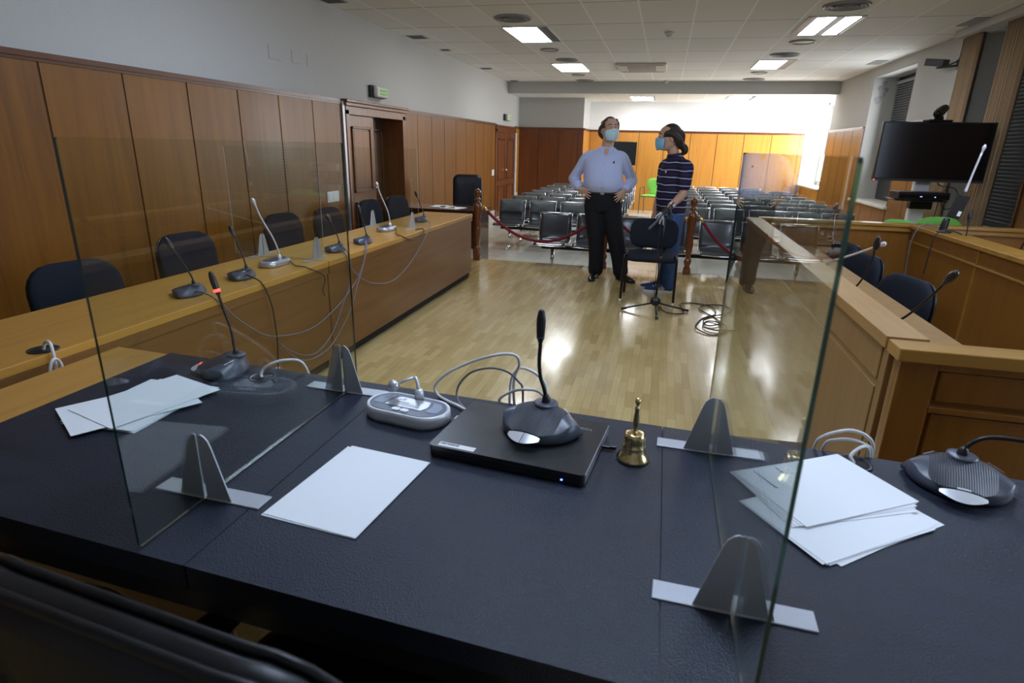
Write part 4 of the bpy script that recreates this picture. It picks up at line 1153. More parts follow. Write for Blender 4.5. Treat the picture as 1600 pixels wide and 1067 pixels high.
for x, y, a in ((-2.95, 8.12, .3), (-2.80, 8.05, -.2), (-3.1, 8.2, .1)):
    sheet(x, y, LOW+.803+.002*len([1]), a, 'loose sheet lying on the dark table', 'loose sheets on the dark table')

# ------------------------------------------------------------------ cables
def cable(pts, r, m, label, group=None, extra=()):
    g = G().tube(pts, r, 8, 8, round_ends=True)
    for e in extra: g.tube(e, r, 8, 8, round_ends=True)
    o = g.build('cable', M[m]); return tag(o, label, 'cable', group)
cable([(-.468, 1.405, .795), (-.498, 1.43, .792), (-.53, 1.45, .7905), (-.572, 1.48, .792), (-.585, 1.49, .815), (-.552, 1.49, .855), (-.492, 1.49, .893), (-.434, 1.49, .92), (-.376, 1.50, .933), (-.348, 1.51, .924), (-.344, 1.52, .895), (-.358, 1.53, .857), (-.36, 1.53, .80), (-.35, 1.535, .70)], .0042, 'cablewhite', 'white cable arching from the laptop over the table\'s far edge')
cable([(-.470, 1.41, .797), (-.501, 1.45, .795), (-.512, 1.47, .812), (-.504, 1.48, .84), (-.474, 1.49, .871), (-.422, 1.50, .886), (-.375, 1.51, .876), (-.346, 1.52, .847), (-.334, 1.53, .818), (-.332, 1.53, .72)], .0032, 'cablegrey', 'thin grey cable looping inside the white arch')
cable([(-.372, 1.53, .70), (-.372, 1.54, .83), (-.355, 1.54, .872), (-.339, 1.54, .881), (-.298, 1.53, .873), (-.268, 1.53, .84), (-.268, 1.52, .803), (-.289, 1.525, .75), (-.33, 1.535, .735), (-.385, 1.53, .75), (-.399, 1.52, .775), (-.394, 1.52, .792), (-.36, 1.52, .815), (-.323, 1.52, .825), (-.285, 1.53, .817), (-.262, 1.53, .78), (-.29, 1.535, .70)], .0042, 'cablewhite', 'white cable coiled behind the laptop at the table edge')
cable([(.427, 1.475, .70), (.431, 1.47, .79), (.445, 1.46, .821), (.473, 1.45, .842), (.5, 1.45, .848), (.527, 1.45, .841), (.549, 1.46, .821), (.560, 1.47, .79), (.562, 1.475, .70)], .0042, 'cablewhite', 'taller white cable loops at the table edge behind the fanned papers')
cable([(.44, 1.472, .70), (.45, 1.465, .792), (.468, 1.455, .815), (.499, 1.45, .823), (.532, 1.455, .814), (.555, 1.465, .791), (.557, 1.475, .70)], .0042, 'cablewhite', 'lower white cable loop at the table edge behind the fanned papers')
cable([(.500, 1.402, .787), (.495, 1.412, .800), (.517, 1.43, .815), (.54, 1.45, .808), (.552, 1.465, .77), (.55, 1.475, .70)], .0042, 'cablewhite', 'white cable coming out of the table hole behind the fanned papers')
cable([(-1.145, 1.466, .787), (-1.150, 1.470, .79), (-1.146, 1.478, .806), (-1.122, 1.488, .824), (-1.089, 1.51, .832), (-1.05, 1.54, .818), (-1.04, 1.57, .74)], .0048, 'cablewhite', 'white cable coming out of the table hole by the corner microphone')
cable([(-2.135, 1.57, .737), (-2.12, 1.57, .765), (-2.085, 1.56, .772), (-2.06, 1.545, .745), (-2.055, 1.54, .69), (-2.05, 1.53, .60)], .0055, 'cablewhite', 'white cable hanging out of the oak bench hole', None, [[(-2.05, 1.50, .62), (-2.03, 1.50, .70), (-2.03, 1.52, .728), (-2.035, 1.545, .70), (-2.04, 1.55, .60)]])
BC = 'microphone cables draped over the oak bench'
cable([(-2.20, 2.40, .760), (-2.14, 2.38, .765), (-2.085, 2.385, .745), (-2.066, 2.42, .70), (-2.066, 2.50, .612), (-2.066, 2.62, .515), (-2.066, 2.75, .435), (-2.066, 2.994, .374), (-2.066, 3.198, .361), (-2.066, 3.414, .399), (-2.066, 3.658, .481), (-2.066, 3.84, .59), (-2.066, 3.922, .70), (-2.080, 3.97, .748), (-2.16, 4.12, .765)], .0042, 'cablegrey', 'grey cable sagging between the bench microphone nearest the camera and the fourth', BC)
cable([(-2.21, 2.80, .765), (-2.13, 2.74, .770), (-2.075, 2.75, .735), (-2.064, 2.795, .612), (-2.064, 2.811, .472), (-2.064, 2.812, .368), (-2.064, 2.79, .20), (-2.064, 2.78, .02)], .0042, 'cabledark', 'dark cable dropping straight from the second bench microphone to the floor', BC)
cable([(-2.058, 2.815, .374), (-2.058, 2.921, .288), (-2.058, 3.062, .213), (-2.058, 3.207, .193), (-2.058, 3.395, .263), (-2.058, 3.572, .44), (-2.058, 3.667, .552), (-2.064, 3.669, .70), (-2.090, 3.68, .748), (-2.18, 3.76, .765)], .0040, 'cablegrey', 'pale cable rising from low on the bench front to the third microphone', BC)
cable([(-2.053, 2.82, .37), (-2.053, 2.892, .289), (-2.053, 3.013, .201), (-2.053, 3.169, .166), (-2.053, 3.386, .195), (-2.053, 3.642, .36), (-2.053, 3.767, .52), (-2.056, 3.86, .62), (-2.07, 3.96, .738), (-2.12, 4.06, .755), (-2.17, 4.15, .765)], .0036, 'cablegrey', 'lowest pale cable sagging along the bench front to the fourth microphone', BC)
cable([(-2.18, 3.80, .765), (-2.10, 3.72, .765), (-2.066, 3.70, .70), (-2.066, 3.72, .63), (-2.066, 3.898, .514), (-2.066, 4.103, .448), (-2.066, 4.36, .415), (-2.066, 4.655, .47), (-2.066, 4.917, .577), (-2.066, 5.10, .68), (-2.068, 5.18, .735), (-2.082, 5.24, .748), (-2.14, 5.4, .760), (-2.27, 5.60, .765)], .0042, 'cablegrey', 'long grey cable sagging under the bench edge towards the last microphone', BC)
cable([(-2.27, 3.30, .752), (-2.16, 3.20, .746), (-2.085, 3.18, .747), (-2.066, 3.252, .712), (-2.066, 3.345, .667), (-2.066, 3.365, .625), (-2.066, 3.332, .575), (-2.066, 3.345, .53)], .0038, 'cabledark', 'short dark cable curling from the nearer silver microphone over the edge', BC)
cable([(-2.31, 5.0, .752), (-2.18, 4.72, .743), (-2.09, 4.62, .745), (-2.066, 4.70, .71), (-2.066, 4.88, .685), (-2.066, 5.03, .712), (-2.08, 5.08, .745), (-2.13, 5.02, .745)], .0042, 'cabledark', 'dark cable curling from the further silver microphone over the edge', BC)
# coil of cable on the parquet
pts = [(.07, 5.70, .006)]
for p in [(.08, 5.86), (.14, 5.63), (.29, 5.66), (.30, 5.80), (.28, 6.0), (.39, 6.12), (.57, 6.02), (.60, 5.74), (.48, 5.51), (.50, 5.30), (.61, 5.39), (.58, 5.62), (.46, 5.87), (.52, 6.04), (.70, 6.12), (.76, 5.92), (.66, 5.72), (.50, 5.60), (.42, 5.38), (.40, 5.17), (.52, 5.03), (.64, 5.16), (.65, 5.36), (.52, 5.48), (.46, 5.26), (.56, 5.16), (.74, 5.24)]:
    pts.append((p[0], p[1], .006+.004*(len(pts) % 3)))
cable(pts, .0055, 'cabledark', 'black cable lying in loose coils on the parquet beside the microphone stand')
cable([(2.10, 5.2, .955), (2.04, 5.22, .975), (1.98, 5.22, .985), (1.935, 5.2, .96), (1.91, 5.2, .90), (1.90, 5.2, .80), (1.91, 5.2, .62), (1.94, 5.2, .40)], .0045, 'cablegrey', 'grey cable hanging over the second-row desk ledge next to the rear partition', 'cables over the second-row desk')
cable([(2.10, 4.9, .955), (2.03, 4.9, .978), (1.96, 4.9, .972), (1.93, 4.9, .909), (1.925, 4.9, .814), (1.92, 4.9, .66)], .0045, 'cabledark', 'dark cable hanging over the second-row desk ledge nearer the camera', 'cables over the second-row desk')

# ------------------------------------------------------------------ big transmitter microphone on the second-row desk
t = empty('transmitter_microphone', (2.03, 5.02, .952), 0, 'silver gooseneck microphone rising from a black transmitter box on the second-row desk', 'microphone')
G().tube([(-.01, 0, .0), (-.005, 0, .05), (.0, 0, .10)], [.024, .026, .022], 12, 3).build('handgrip', M['blackplastic'], t)
G().lathe([(.05, 0), (.05, .008), (.02, .014), (.001, .014)], 18).build('foot', M['blackplastic'], t)
tb = G().box(-.038, .038, -.022, .022, 0, .165).build('transmitter_box', M['darkunder'], t, M=T(.035, 0, .105, 0, .22, 0), bevel=.006)
G().box(.008, .030, -.0232, -.022, .02, .055).build('sticker', M['white'], tb)
nk = [V((.075, 0, .29)), V((.082, 0, .34)), V((.093, 0, .42)), V((.115, 0, .56))]
G().tube(nk, [.010, .0075, .0068, .0068], 10, 5).build('gooseneck', M['silverlt'], t)
head(t, nk[-1]+V((.005, 0, .03)), V((.15, 0, 1)), silver=True)

# ------------------------------------------------------------------ television with camera on its stand
t = empty('television', (2.775, 7.58, 0), 0, 'large black flat television on a white pole stand by the curtains', 'television')
G().box(-.535, .535, -.03, .03, 1.215, 1.825).build('cabinet', M['blackplastic'], t, bevel=.006)
s_ = G().box(-.522, .522, -.0325, -.0300, 1.245, 1.812).build('screen', M['screen'], t)
G().box(-.535, .535, -.034, -.028, 1.213, 1.232).build('lower_bezel', M['darkgrey'], t, bevel=.003)
G().box(-.53, -.515, -.0352, -.0335, 1.217, 1.227).build('badge', M['red'], t)
G().box(-.08, .08, .05, .14, .02, 1.60).build('pole', M['white'], t, bevel=.02)
G().box(-.10, .10, .03, .06, 1.3, 1.65).build('mount', M['blackmetal'], t)
G().box(-.42, .42, -.22, .40, 0, .03).build('base', M['white'], t, bevel=.01)
G().box(-.33, .17, -.22, .10, 1.015, 1.027).build('shelf', M['blackmetal'], t, bevel=.003)
G().box(-.10, .12, -.0, .10, .92, 1.015).build('shelf_arm', M['blackmetal'], t, bevel=.004)
t2 = empty('media_box', (2.70, 7.47, 1.028), .06, 'flat black media box on the shelf under the television', 'media box')
G().box(-.25, .25, -.13, .13, .006, .085).build('case', M['blackplastic'], t2, bevel=.008)
G().box(-.24, .24, -.133, -.129, .02, .06).build('front_panel', M['screen'], t2)
G().box(-.04, -.02, -.1345, -.132, .036, .042).box(.10, .112, -.1345, -.132, .034, .042).build('power_light', M['blueled'], t2)
G().box(-.2, -.17, -.1, -.08, 0, .008).box(.17, .2, -.1, -.08, 0, .008).box(-.2, -.17, .08, .1, 0, .008).box(.17, .2, .08, .1, 0, .008).build('foot', M['blackplastic'], t2)
t2 = empty('conference_camera', (2.76, 7.58, 1.826), .3, 'black video conference camera perched on top of the television', 'camera')
G().box(-.13, .13, -.05, .06, 0, .022).build('base', M['blackplastic'], t2, bevel=.006)
G().tube([(0, 0, .02), (0, 0, .055)], .045, 14, 0).build('yoke', M['blackplastic'], t2)
G().tube([(-.075, -.07, .075), (-.03, -.03, .09), (.05, .03, .125), (.085, .05, .14)], [.042, .05, .046, .040], 16, 4).build('barrel', M['blackplastic'], t2)
G().tube([(-.085, -.078, .073), (-.076, -.071, .0755)], .030, 16, 0).build('lens', M['screen'], t2)
cable([(2.90, 7.66, 1.30), (2.95, 7.68, 1.18), (3.12, 7.68, 1.14), (3.16, 7.68, 1.0), (3.06, 7.68, .92), (3.0, 7.68, 1.05), (3.05, 7.68, 1.2)], .005, 'cabledark', 'dark cables dangling behind the television', None, [[(2.97, 7.64, 1.05), (2.96, 7.64, .8), (2.94, 7.64, .4), (2.9, 7.64, .05)]])
# second screen at the far end, behind the man
t = empty('television', (-1.15, 15.75, LOW), .05, 'black screen on a stand half hidden behind the man in pinstripes', 'television')
G().box(-.42, .42, -.025, .025, 1.26, 1.82).build('cabinet', M['blackplastic'], t, bevel=.006)
G().box(-.405, .405, -.0285, -.0250, 1.28, 1.805).build('screen', mat('sheen_screen', (.02,.024,.03), .3), t)
G().box(-.04, .04, .03, .08, .02, 1.5).build('pole', M['blackmetal'], t)
G().box(-.35, .35, -.2, .3, 0, .025).build('base', M['blackmetal'], t, bevel=.006)

# ------------------------------------------------------------------ microphone stand on the parquet
t = empty('microphone_stand', (.035, 5.70, 0), 0, 'black tripod microphone stand with boom in front of the black chair', 'microphone stand')
G().lathe([(.001, .062), (.03, .058), (.046, .075), (.05, .095), (.042, .125), (.018, .135), (.012, .16), (.001, .16)], 16).build('hub', M['blackplastic'], t)
for a in (PI*1.02+.15, -.15+.35, -PI/2+.08):
    l = G().tube([(.02*math.cos(a), .02*math.sin(a), .08), (.30*math.cos(a), .30*math.sin(a), .018)], .0085, 8, 0).build('leg', M['blackmetal'], t)
    G().tube([(.28*math.cos(a), .28*math.sin(a), .02), (.315*math.cos(a), .315*math.sin(a), .014)], .013, 10, 0, round_ends=True).build('rubber_foot', M['blackplastic'], l)
G().tube([(0, 0, .10), (.006, 0, .50)], .011, 10, 0).tube([(.006, 0, .48), (.012, 0, .90)], .008, 10, 0).build('pole', M['blackmetal'], t)
G().tube([(.006, 0, .47), (.006, 0, .53)], .015, 10, 0).build('clutch', M['blackplastic'], t)
G().tube([(.075, .08, 1.02), (-.06, -.03, .86)], .0075, 8, 0).build('boom', M['blackmetal'], t)
G().tube([(-.03, -.01, .89), (-.06, -.035, .855), (-.12, -.09, .79)], [.009, .010, .013], 12, 3, round_ends=True).build('microphone', M['darkgrey'], t)
G().lathe([(.001, -.02), (.02, -.02), (.02, .02), (.001, .02)], 12, T(.012, 0, .905, PI/2)).build('boom_joint', M['blackplastic'], t)
G().tube([(-.02, 0, .88), (-.03, -.01, .7), (-.02, -.012, .4), (-.018, -.012, .16), (.02, -.02, .08), (.04, .0, .01)], .0035, 6, 6).build('cord', M['cabledark'], t)
# ------------------------------------------------------------------ people
def ell(g, rings, n=28):
    """closed loft through ellipses (cx, cy, cz, rx, ry, yaw)."""
    out = []
    for cx, cy, cz, rx, ry, yaw in rings:
        out.append([(cx+rx*math.cos(a)*math.cos(yaw)-ry*math.sin(a)*math.sin(yaw), cy+rx*math.cos(a)*math.sin(yaw)+ry*math.sin(a)*math.cos(yaw), cz) for a in [2*PI*i/n for i in range(n)]])
    return g.loft(out)
def smooth_rings(rings, k=4):
    cols = list(zip(*rings)); out = []
    pts = []
    for a in range(0, 6, 3):
        pts.append(smooth_path([V(r[a:a+3]) for r in rings], k))
    return [tuple(p)+tuple(q) for p, q in zip(*pts)]
def limb(g, pts, rad, n=16, k=5):
    return g.tube(pts, rad, n, k, round_ends=True)
def head_shape(g, M_):
    """head facing -y, chin at z=-.115, crown at z=.115."""
    rr = [(0, -.030, -.118, .030, .026), (0, -.026, -.108, .046, .050), (0, -.016, -.085, .060, .072), (0, -.006, -.055, .068, .086), (0, .0, -.02, .0735, .096), (0, .003, .015, .077, .100), (0, .004, .05, .078, .101), (0, .006, .085, .068, .088), (0, .006, .108, .044, .058), (0, .006, .118, .012, .016)]
    out = []
    for cx, cy, cz, rx, ry in [tuple(p)+tuple(q)[:2] for p, q in zip(smooth_path([V(r[:3]) for r in rr], 3), smooth_path([V((r[3], r[4], 0)) for r in rr], 3))]:
        out.append([(cx+rx*math.cos(a), cy+ry*math.sin(a), cz) for a in [2*PI*i/28 for i in range(28)]])
    g.loft(out, M_)
    # nose, brow, cheeks, ears, lips
    g.tube([(0, -.092, .028), (0, -.104, .0), (0, -.116, -.022), (0, -.104, -.032)], [.010, .012, .016, .012], 10, 4, M_, round_ends=True)
    for s in (-1, 1):
        g.ball((s*.014, -.100, -.028), .010, .012, .009, 10, 6, M_)
        g.tube([(s*.010, -.092, .030), (s*.035, -.090, .036), (s*.056, -.074, .030)], [.009, .010, .007], 8, 3, M_, round_ends=True)
        g.ball((s*.040, -.070, -.022), .026, .022, .022, 10, 8, M_)
        g.ball((s*.078, .012, .0), .010, .022, .034, 12, 8, M_)
    g.tube([(-.022, -.088, -.058), (0, -.096, -.056), (.022, -.088, -.058)], [.006, .010, .006], 8, 4, M_, round_ends=True)
def face_parts(parent, M_):
    for s in (-1, 1):
        e = G().ball((s*.031, -.084, .018), .0125, .010, .0095, 12, 8, M_).build('eye', M['eyewhite'], parent)
        G().ball((s*.031, -.0915, .018), .0058, .004, .0058, 10, 6, M_).build('iris', M['eyedark'], e)
        G().tube([(s*.012, -.0995, .040), (s*.034, -.0975, .046), (s*.056, -.082, .038)], [.003, .0045, .002], 6, 3, M_, round_ends=True).build('eyebrow', M['hairdark'], parent)
def mask_obj(parent, M_, m):
    g = G(); nu, nv = 14, 10; vs = []
    for j in range(nv+1):
        v = j/nv; z = -.116+.118*v
        for i in range(nu+1):
            u = -1+2*i/nu; a = u*1.12
            r_x = (.082+.005*math.sin(v*PI))*(.74+.26*min(1, v/.55)); r_y = .108-.008*abs(v-.5)+.020*math.exp(-((u/.28)**2))*(1 if v > .3 else .6)
            pl = .0022*math.sin(v*PI*7)*(1-abs(u)*.6)
            vs.append((r_x*math.sin(a), -(r_y+pl)*math.cos(a)**.8-.006+ (.012 if v < .15 else 0)*(1-v/.15 if v < .15 else 0), z+.012*abs(u)*(1-2*v)))
    g.add(vs, [(j*(nu+1)+i, j*(nu+1)+i+1, (j+1)*(nu+1)+i+1, (j+1)*(nu+1)+i) for j in range(nv) for i in range(nu)], M_, True)
    o = g.build('face_mask', m, parent)
    sm = o.modifiers.new('t', 'SOLIDIFY'); sm.thickness = .002
    for s in (-1, 1):
        G().tube([(s*.066, -.052, -.012), (s*.080, -.01, .012), (s*.088, .022, .012), (s*.086, .028, -.012), (s*.078, .0, -.045), (s*.066, -.046, -.092)], .0016, 6, 4, M_).build('ear_loop', M['white'], o)
    return o
def hand(g, wrist, dirv, palm_n, side, spread=.22, curl=.25, scale=1.0):
    """five-fingered hand: from wrist along dirv; palm_n is the palm's normal; side +1/-1 picks where the thumb leaves."""
    d = V(dirv).normalized(); n = V(palm_n); n = (n-d*n.dot(d)).normalized(); s = d.cross(n)*side
    w = V(wrist); k = scale
    # palm
    rings = []
    for t, hw, ht in ((-.02, .026, .020), (.0, .027, .019), (.03, .036, .016), (.06, .042, .014), (.085, .042, .012), (.094, .036, .008)):
        c = w+d*t*k
        rings.append([c+s*(hw*k*math.cos(a))+n*(ht*k*math.sin(a)) for a in [2*PI*i/14 for i in range(14)]])
    g.loft(rings)
    for q, L, r in ((.031, .072, .0090), (.011, .080, .0094), (-.010, .074, .0090), (-.030, .058, .0080)):
        b = w+d*.084*k+s*q*k
        dd = (d+s*(q/.031)*spread*.6).normalized()
        p1 = b+dd*L*.42*k; c1 = (dd-n*-curl).normalized(); p2 = p1+(dd+n*curl).normalized()*L*.33*k; p3 = p2+(dd+n*curl*2.2).normalized()*L*.28*k
        g.tube([b-dd*.02*k, b, p1, p2, p3], [r*k, r*k, r*.97*k, r*.9*k, r*.78*k], 10, 3, round_ends=True)
    b = w+d*.022*k+s*.030*k
    dd = (d*.72+s*.72+n*.15).normalized()
    p1 = b+dd*.036*k; p2 = p1+(dd+d*.25).normalized()*.030*k; p3 = p2+(dd+d*.45).normalized()*.026*k
    g.tube([b-dd*.02*k, b, p1, p2, p3], [.013*k, .013*k, .0115*k, .0105*k, .009*k], 10, 3, round_ends=True)
    return d, n, s

def person(loc, label, skin):
    return loc, label, skin

# ---- the man in the pinstripe shirt: local frame, he faces -y
def build_man():
    L0 = V((-.66, 7.05, 0))
    def P(x, y, z): return (x-L0.x, y-L0.y, z)
    HM = T(*P(-.635, 7.035, 1.676), -.06, -.04, .42) @ Matrix.Scale(1.09, 4)
    g = G(); head_shape(g, HM)
    limb(g, [P(-.655, 7.07, 1.40), P(-.65, 7.065, 1.50), P(-.64, 7.055, 1.60)], [.070, .066, .064])
    # torso core and limbs under the clothes
    ell(g, smooth_rings([(*P(-.66, 7.06, .80), .15, .10, 0), (*P(-.66, 7.055, .95), .17, .12, 0), (*P(-.665, 7.04, 1.10), .185, .135, 0), (*P(-.67, 7.05, 1.28), .19, .125, 0), (*P(-.67, 7.06, 1.38), .19, .10, 0), (*P(-.665, 7.065, 1.44), .11, .075, 0)]))
    RS, RE, RW = P(-.872, 7.06, 1.372), P(-1.03, 7.14, 1.135), P(-.925, 6.99, 1.035)
    LS, LE, LW = P(-.474, 7.06, 1.375), P(-.345, 7.14, 1.135), P(-.415, 6.99, 1.030)
    for S, E, W in ((RS, RE, RW), (LS, LE, LW)):
        limb(g, [S, V(S).lerp(V(E), .5), E], [.055, .05, .043]); limb(g, [E, V(E).lerp(V(W), .45), W], [.043, .039, .027])
    hand(g, RW, (.72, -.42, -.34), (.35, .75, .25), -1, .5, .10)
    hand(g, LW, (-.52, -.52, -.46), (-.35, .75, .25), 1, .5, .14)
    RF, LF = P(-.695, 7.00, 0), P(-.365, 7.02, 0)
    limb(g, [P(-.755, 7.06, .88), P(-.70, 7.04, .47), P(-.685, 7.06, .10)], [.085, .055, .04])
    limb(g, [P(-.565, 7.06, .88), P(-.475, 7.03, .47), P(-.39, 7.05, .10)], [.085, .055, .04])
    limb(g, [P(-.685, 7.07, .07), P(-.69, 6.95, .04)], [.04, .035]); limb(g, [P(-.39, 7.06, .07), P(-.315, 6.98, .04)], [.04, .035])
    o = g.build('person', M['skin']); remesh(o, .0058, 2, .4)
    o.location = L0
    tag(o, 'man in a blue pinstripe shirt and face mask standing with hands on hips', 'person')
    face_parts(o, HM)
    mask_obj(o, HM, M['mask'])
    # hair: receding, swept back over the ears
    g = G()
    rr = []
    for j in range(11):
        a = PI/2*(j/10); z = .012+.118*math.sin(a); q = math.cos(a)
        rr.append([(max(.087*q, .004)*math.cos(b), .010+max(.108*q, .004)*math.sin(b), z-.0) for b in [2*PI*i/32 for i in range(32)]])
    g.loft(rr, HM)
    for s in (-1, 1):
        g.tube([(s*.074, -.035, .062), (s*.082, .0, .04), (s*.084, .04, .01), (s*.070, .078, -.03), (s*.045, .09, -.065)], [.014, .020, .026, .030, .022], 10, 4, HM, round_ends=True)
        g.tube([(s*.050, -.058, .098), (s*.066, -.030, .09), (s*.078, .01, .07)], [.006, .010, .016], 10, 4, HM, round_ends=True)
    g.tube([(-.04, .085, -.06), (0, .092, -.07), (.04, .085, -.06)], .026, 10, 4, HM, round_ends=True)
    h = g.build('hair', M['hairbrown'], o); remesh(h, .007, 3)
    # forehead skin stays clear: cut the cap in front
    bm = bmesh.new(); bm.from_mesh(h.data); inv = HM.inverted()
    dele = [v for v in bm.verts if (inv @ v.co).y < -.020 and abs((inv @ v.co).x) < .068 and (inv @ v.co).z < .080-.2*abs((inv @ v.co).x)]
    bmesh.ops.delete(bm, geom=dele, context='VERTS'); bm.to_mesh(h.data); bm.free()
    # shirt
    g = G()
    ell(g, smooth_rings([(*P(-.665, 7.055, .995), .195, .140, 0), (*P(-.667, 7.035, 1.06), .222, .172, 0), (*P(-.672, 7.025, 1.15), .226, .178, 0), (*P(-.678, 7.035, 1.27), .222, .160, 0), (*P(-.68, 7.055, 1.36), .232, .132, 0), (*P(-.675, 7.065, 1.415), .190, .110, 0), (*P(-.667, 7.068, 1.452), .150, .094, 0), (*P(-.660, 7.066, 1.478), .105, .084, 0), (*P(-.656, 7.064, 1.495), .080, .078, 0)]))
    for S, E, W, q in ((RS, RE, RW, .30), (LS, LE, LW, .30)):
        S2 = V(S)+V((0, 0, .0))
        limb(g, [V(S2).lerp(V((0, 0, 1.40)), .35), S2, V(S).lerp(V(E), .5), V(E)], [.080, .068, .062, .058])
        limb(g, [E, V(E).lerp(V(W), .35), V(E).lerp(V(W), .72)], [.058, .062, .058])
    sh = g.build('shirt', M['shirt'], o); remesh(sh, .009, 5, .5)
    for E, W in ((RE, RW), (LE, LW)):
        a, b = V(E).lerp(V(W), .52), V(E).lerp(V(W), .80)
        G().tube([a, b], [.062, .064], 18, 0).build('rolled_cuff', M['shirt'], sh)
    for s in (-1, 1):
        G().prism([(0, -.03), (.060, .0), (.082, .056), (.046, .062)], -.003, .003, T(*P(-.650+s*.010, 6.955, 1.425), PI/2-.25, 0, 0) @ Matrix.Diagonal((s, 1, 1, 1)) @ T(0, 0, 0, 0, 0, .35)).build('collar', M['shirt'], sh, bevel=.002)
    G().add([P(-.700, 6.972, 1.478), P(-.606, 6.972, 1.478), P(-.652, 6.942, 1.395)], [(0, 2, 1)]).build('open_neckline', M['skin'], sh)
    pl = G().tube([P(-.655, 6.972, 1.425), P(-.658, 6.925, 1.36), P(-.662, 6.876, 1.26), P(-.662, 6.846, 1.14), P(-.660, 6.866, 1.05)], .016, 8, 5, ry=.25)
    pl.build('placket', M['shirt'], sh)
    for p in ((-.656, 6.915, 1.36), (-.660, 6.866, 1.26), (-.661, 6.842, 1.16), (-.660, 6.842, 1.08)):
        G().ball(P(*p), .006, .004, .006, 8, 6).build('button', M['white'], sh)
    em = G().ball(P(-.555, 6.905, 1.335), .008, .004, .014, 8, 6).build('chest_emblem', M['fabric_blue'], sh)
    # trousers, belt, shoes
    g = G()
    ell(g, smooth_rings([(*P(-.662, 7.055, 1.005), .190, .138, 0), (*P(-.662, 7.055, .95), .205, .150, 0), (*P(-.660, 7.06, .87), .215, .155, 0), (*P(-.66, 7.06, .80), .205, .14, 0), (*P(-.66, 7.06, .77), .17, .11, 0)]))
    limb(g, [P(-.755, 7.06, .86), P(-.735, 7.05, .66), P(-.705, 7.04, .46), P(-.692, 7.055, .25), P(-.69, 7.05, .10)], [.122, .112, .098, .090, .090], 20)
    limb(g, [P(-.565, 7.06, .86), P(-.525, 7.05, .66), P(-.475, 7.035, .46), P(-.425, 7.05, .25), P(-.395, 7.045, .10)], [.122, .112, .098, .090, .090], 20)
    tr = g.build('trousers', M['trouser'], o); remesh(tr, .010, 4, .5)
    G().loft([[(-.002+.199*math.cos(a), .004+.146*math.sin(a)-.004, z) for a in [2*PI*i/32 for i in range(32)]] for z in (.985, 1.018)]).build('belt', M['belt'], o)
    G().box(-.022, .022, -.152, -.142, .982, 1.021).build('belt_buckle', M['steel'], o, bevel=.003)
    def shoe(x, y, yaw, m, sole_m, nm='shoe', lace=None, parent=None):
        Mx = T(x-L0.x, y-L0.y, 0, 0, 0, yaw)
        g = G(); rr = []
        for yy, w, h, zc in ((.085, .025, .030, .04), (.07, .036, .050, .05), (.02, .038, .056, .055), (-.04, .040, .044, .044), (-.10, .047, .032, .034), (-.16, .044, .026, .028), (-.195, .030, .020, .024), (-.21, .010, .010, .02)):
            rr.append([(w*math.cos(a), yy, max(.012, zc+h*math.sin(a))) for a in [2*PI*i/16 for i in range(16)]])
        g.loft(rr, Mx)
        s_ = g.build(nm, m, parent)
        G().prism([(p[0]*.096, p[1]*.30-.062) for p in rrect(1.0, 1.0, .42, 6)], 0, .018, Mx).build('sole', sole_m, s_, bevel=.003)
        return s_
    shoe(-.692, 6.99, -.12, M['shoeblack'], M['shoeblack'], parent=o)
    shoe(-.375, 7.01, .85, M['shoeblack'], M['shoeblack'], parent=o)
    return o
build_man()

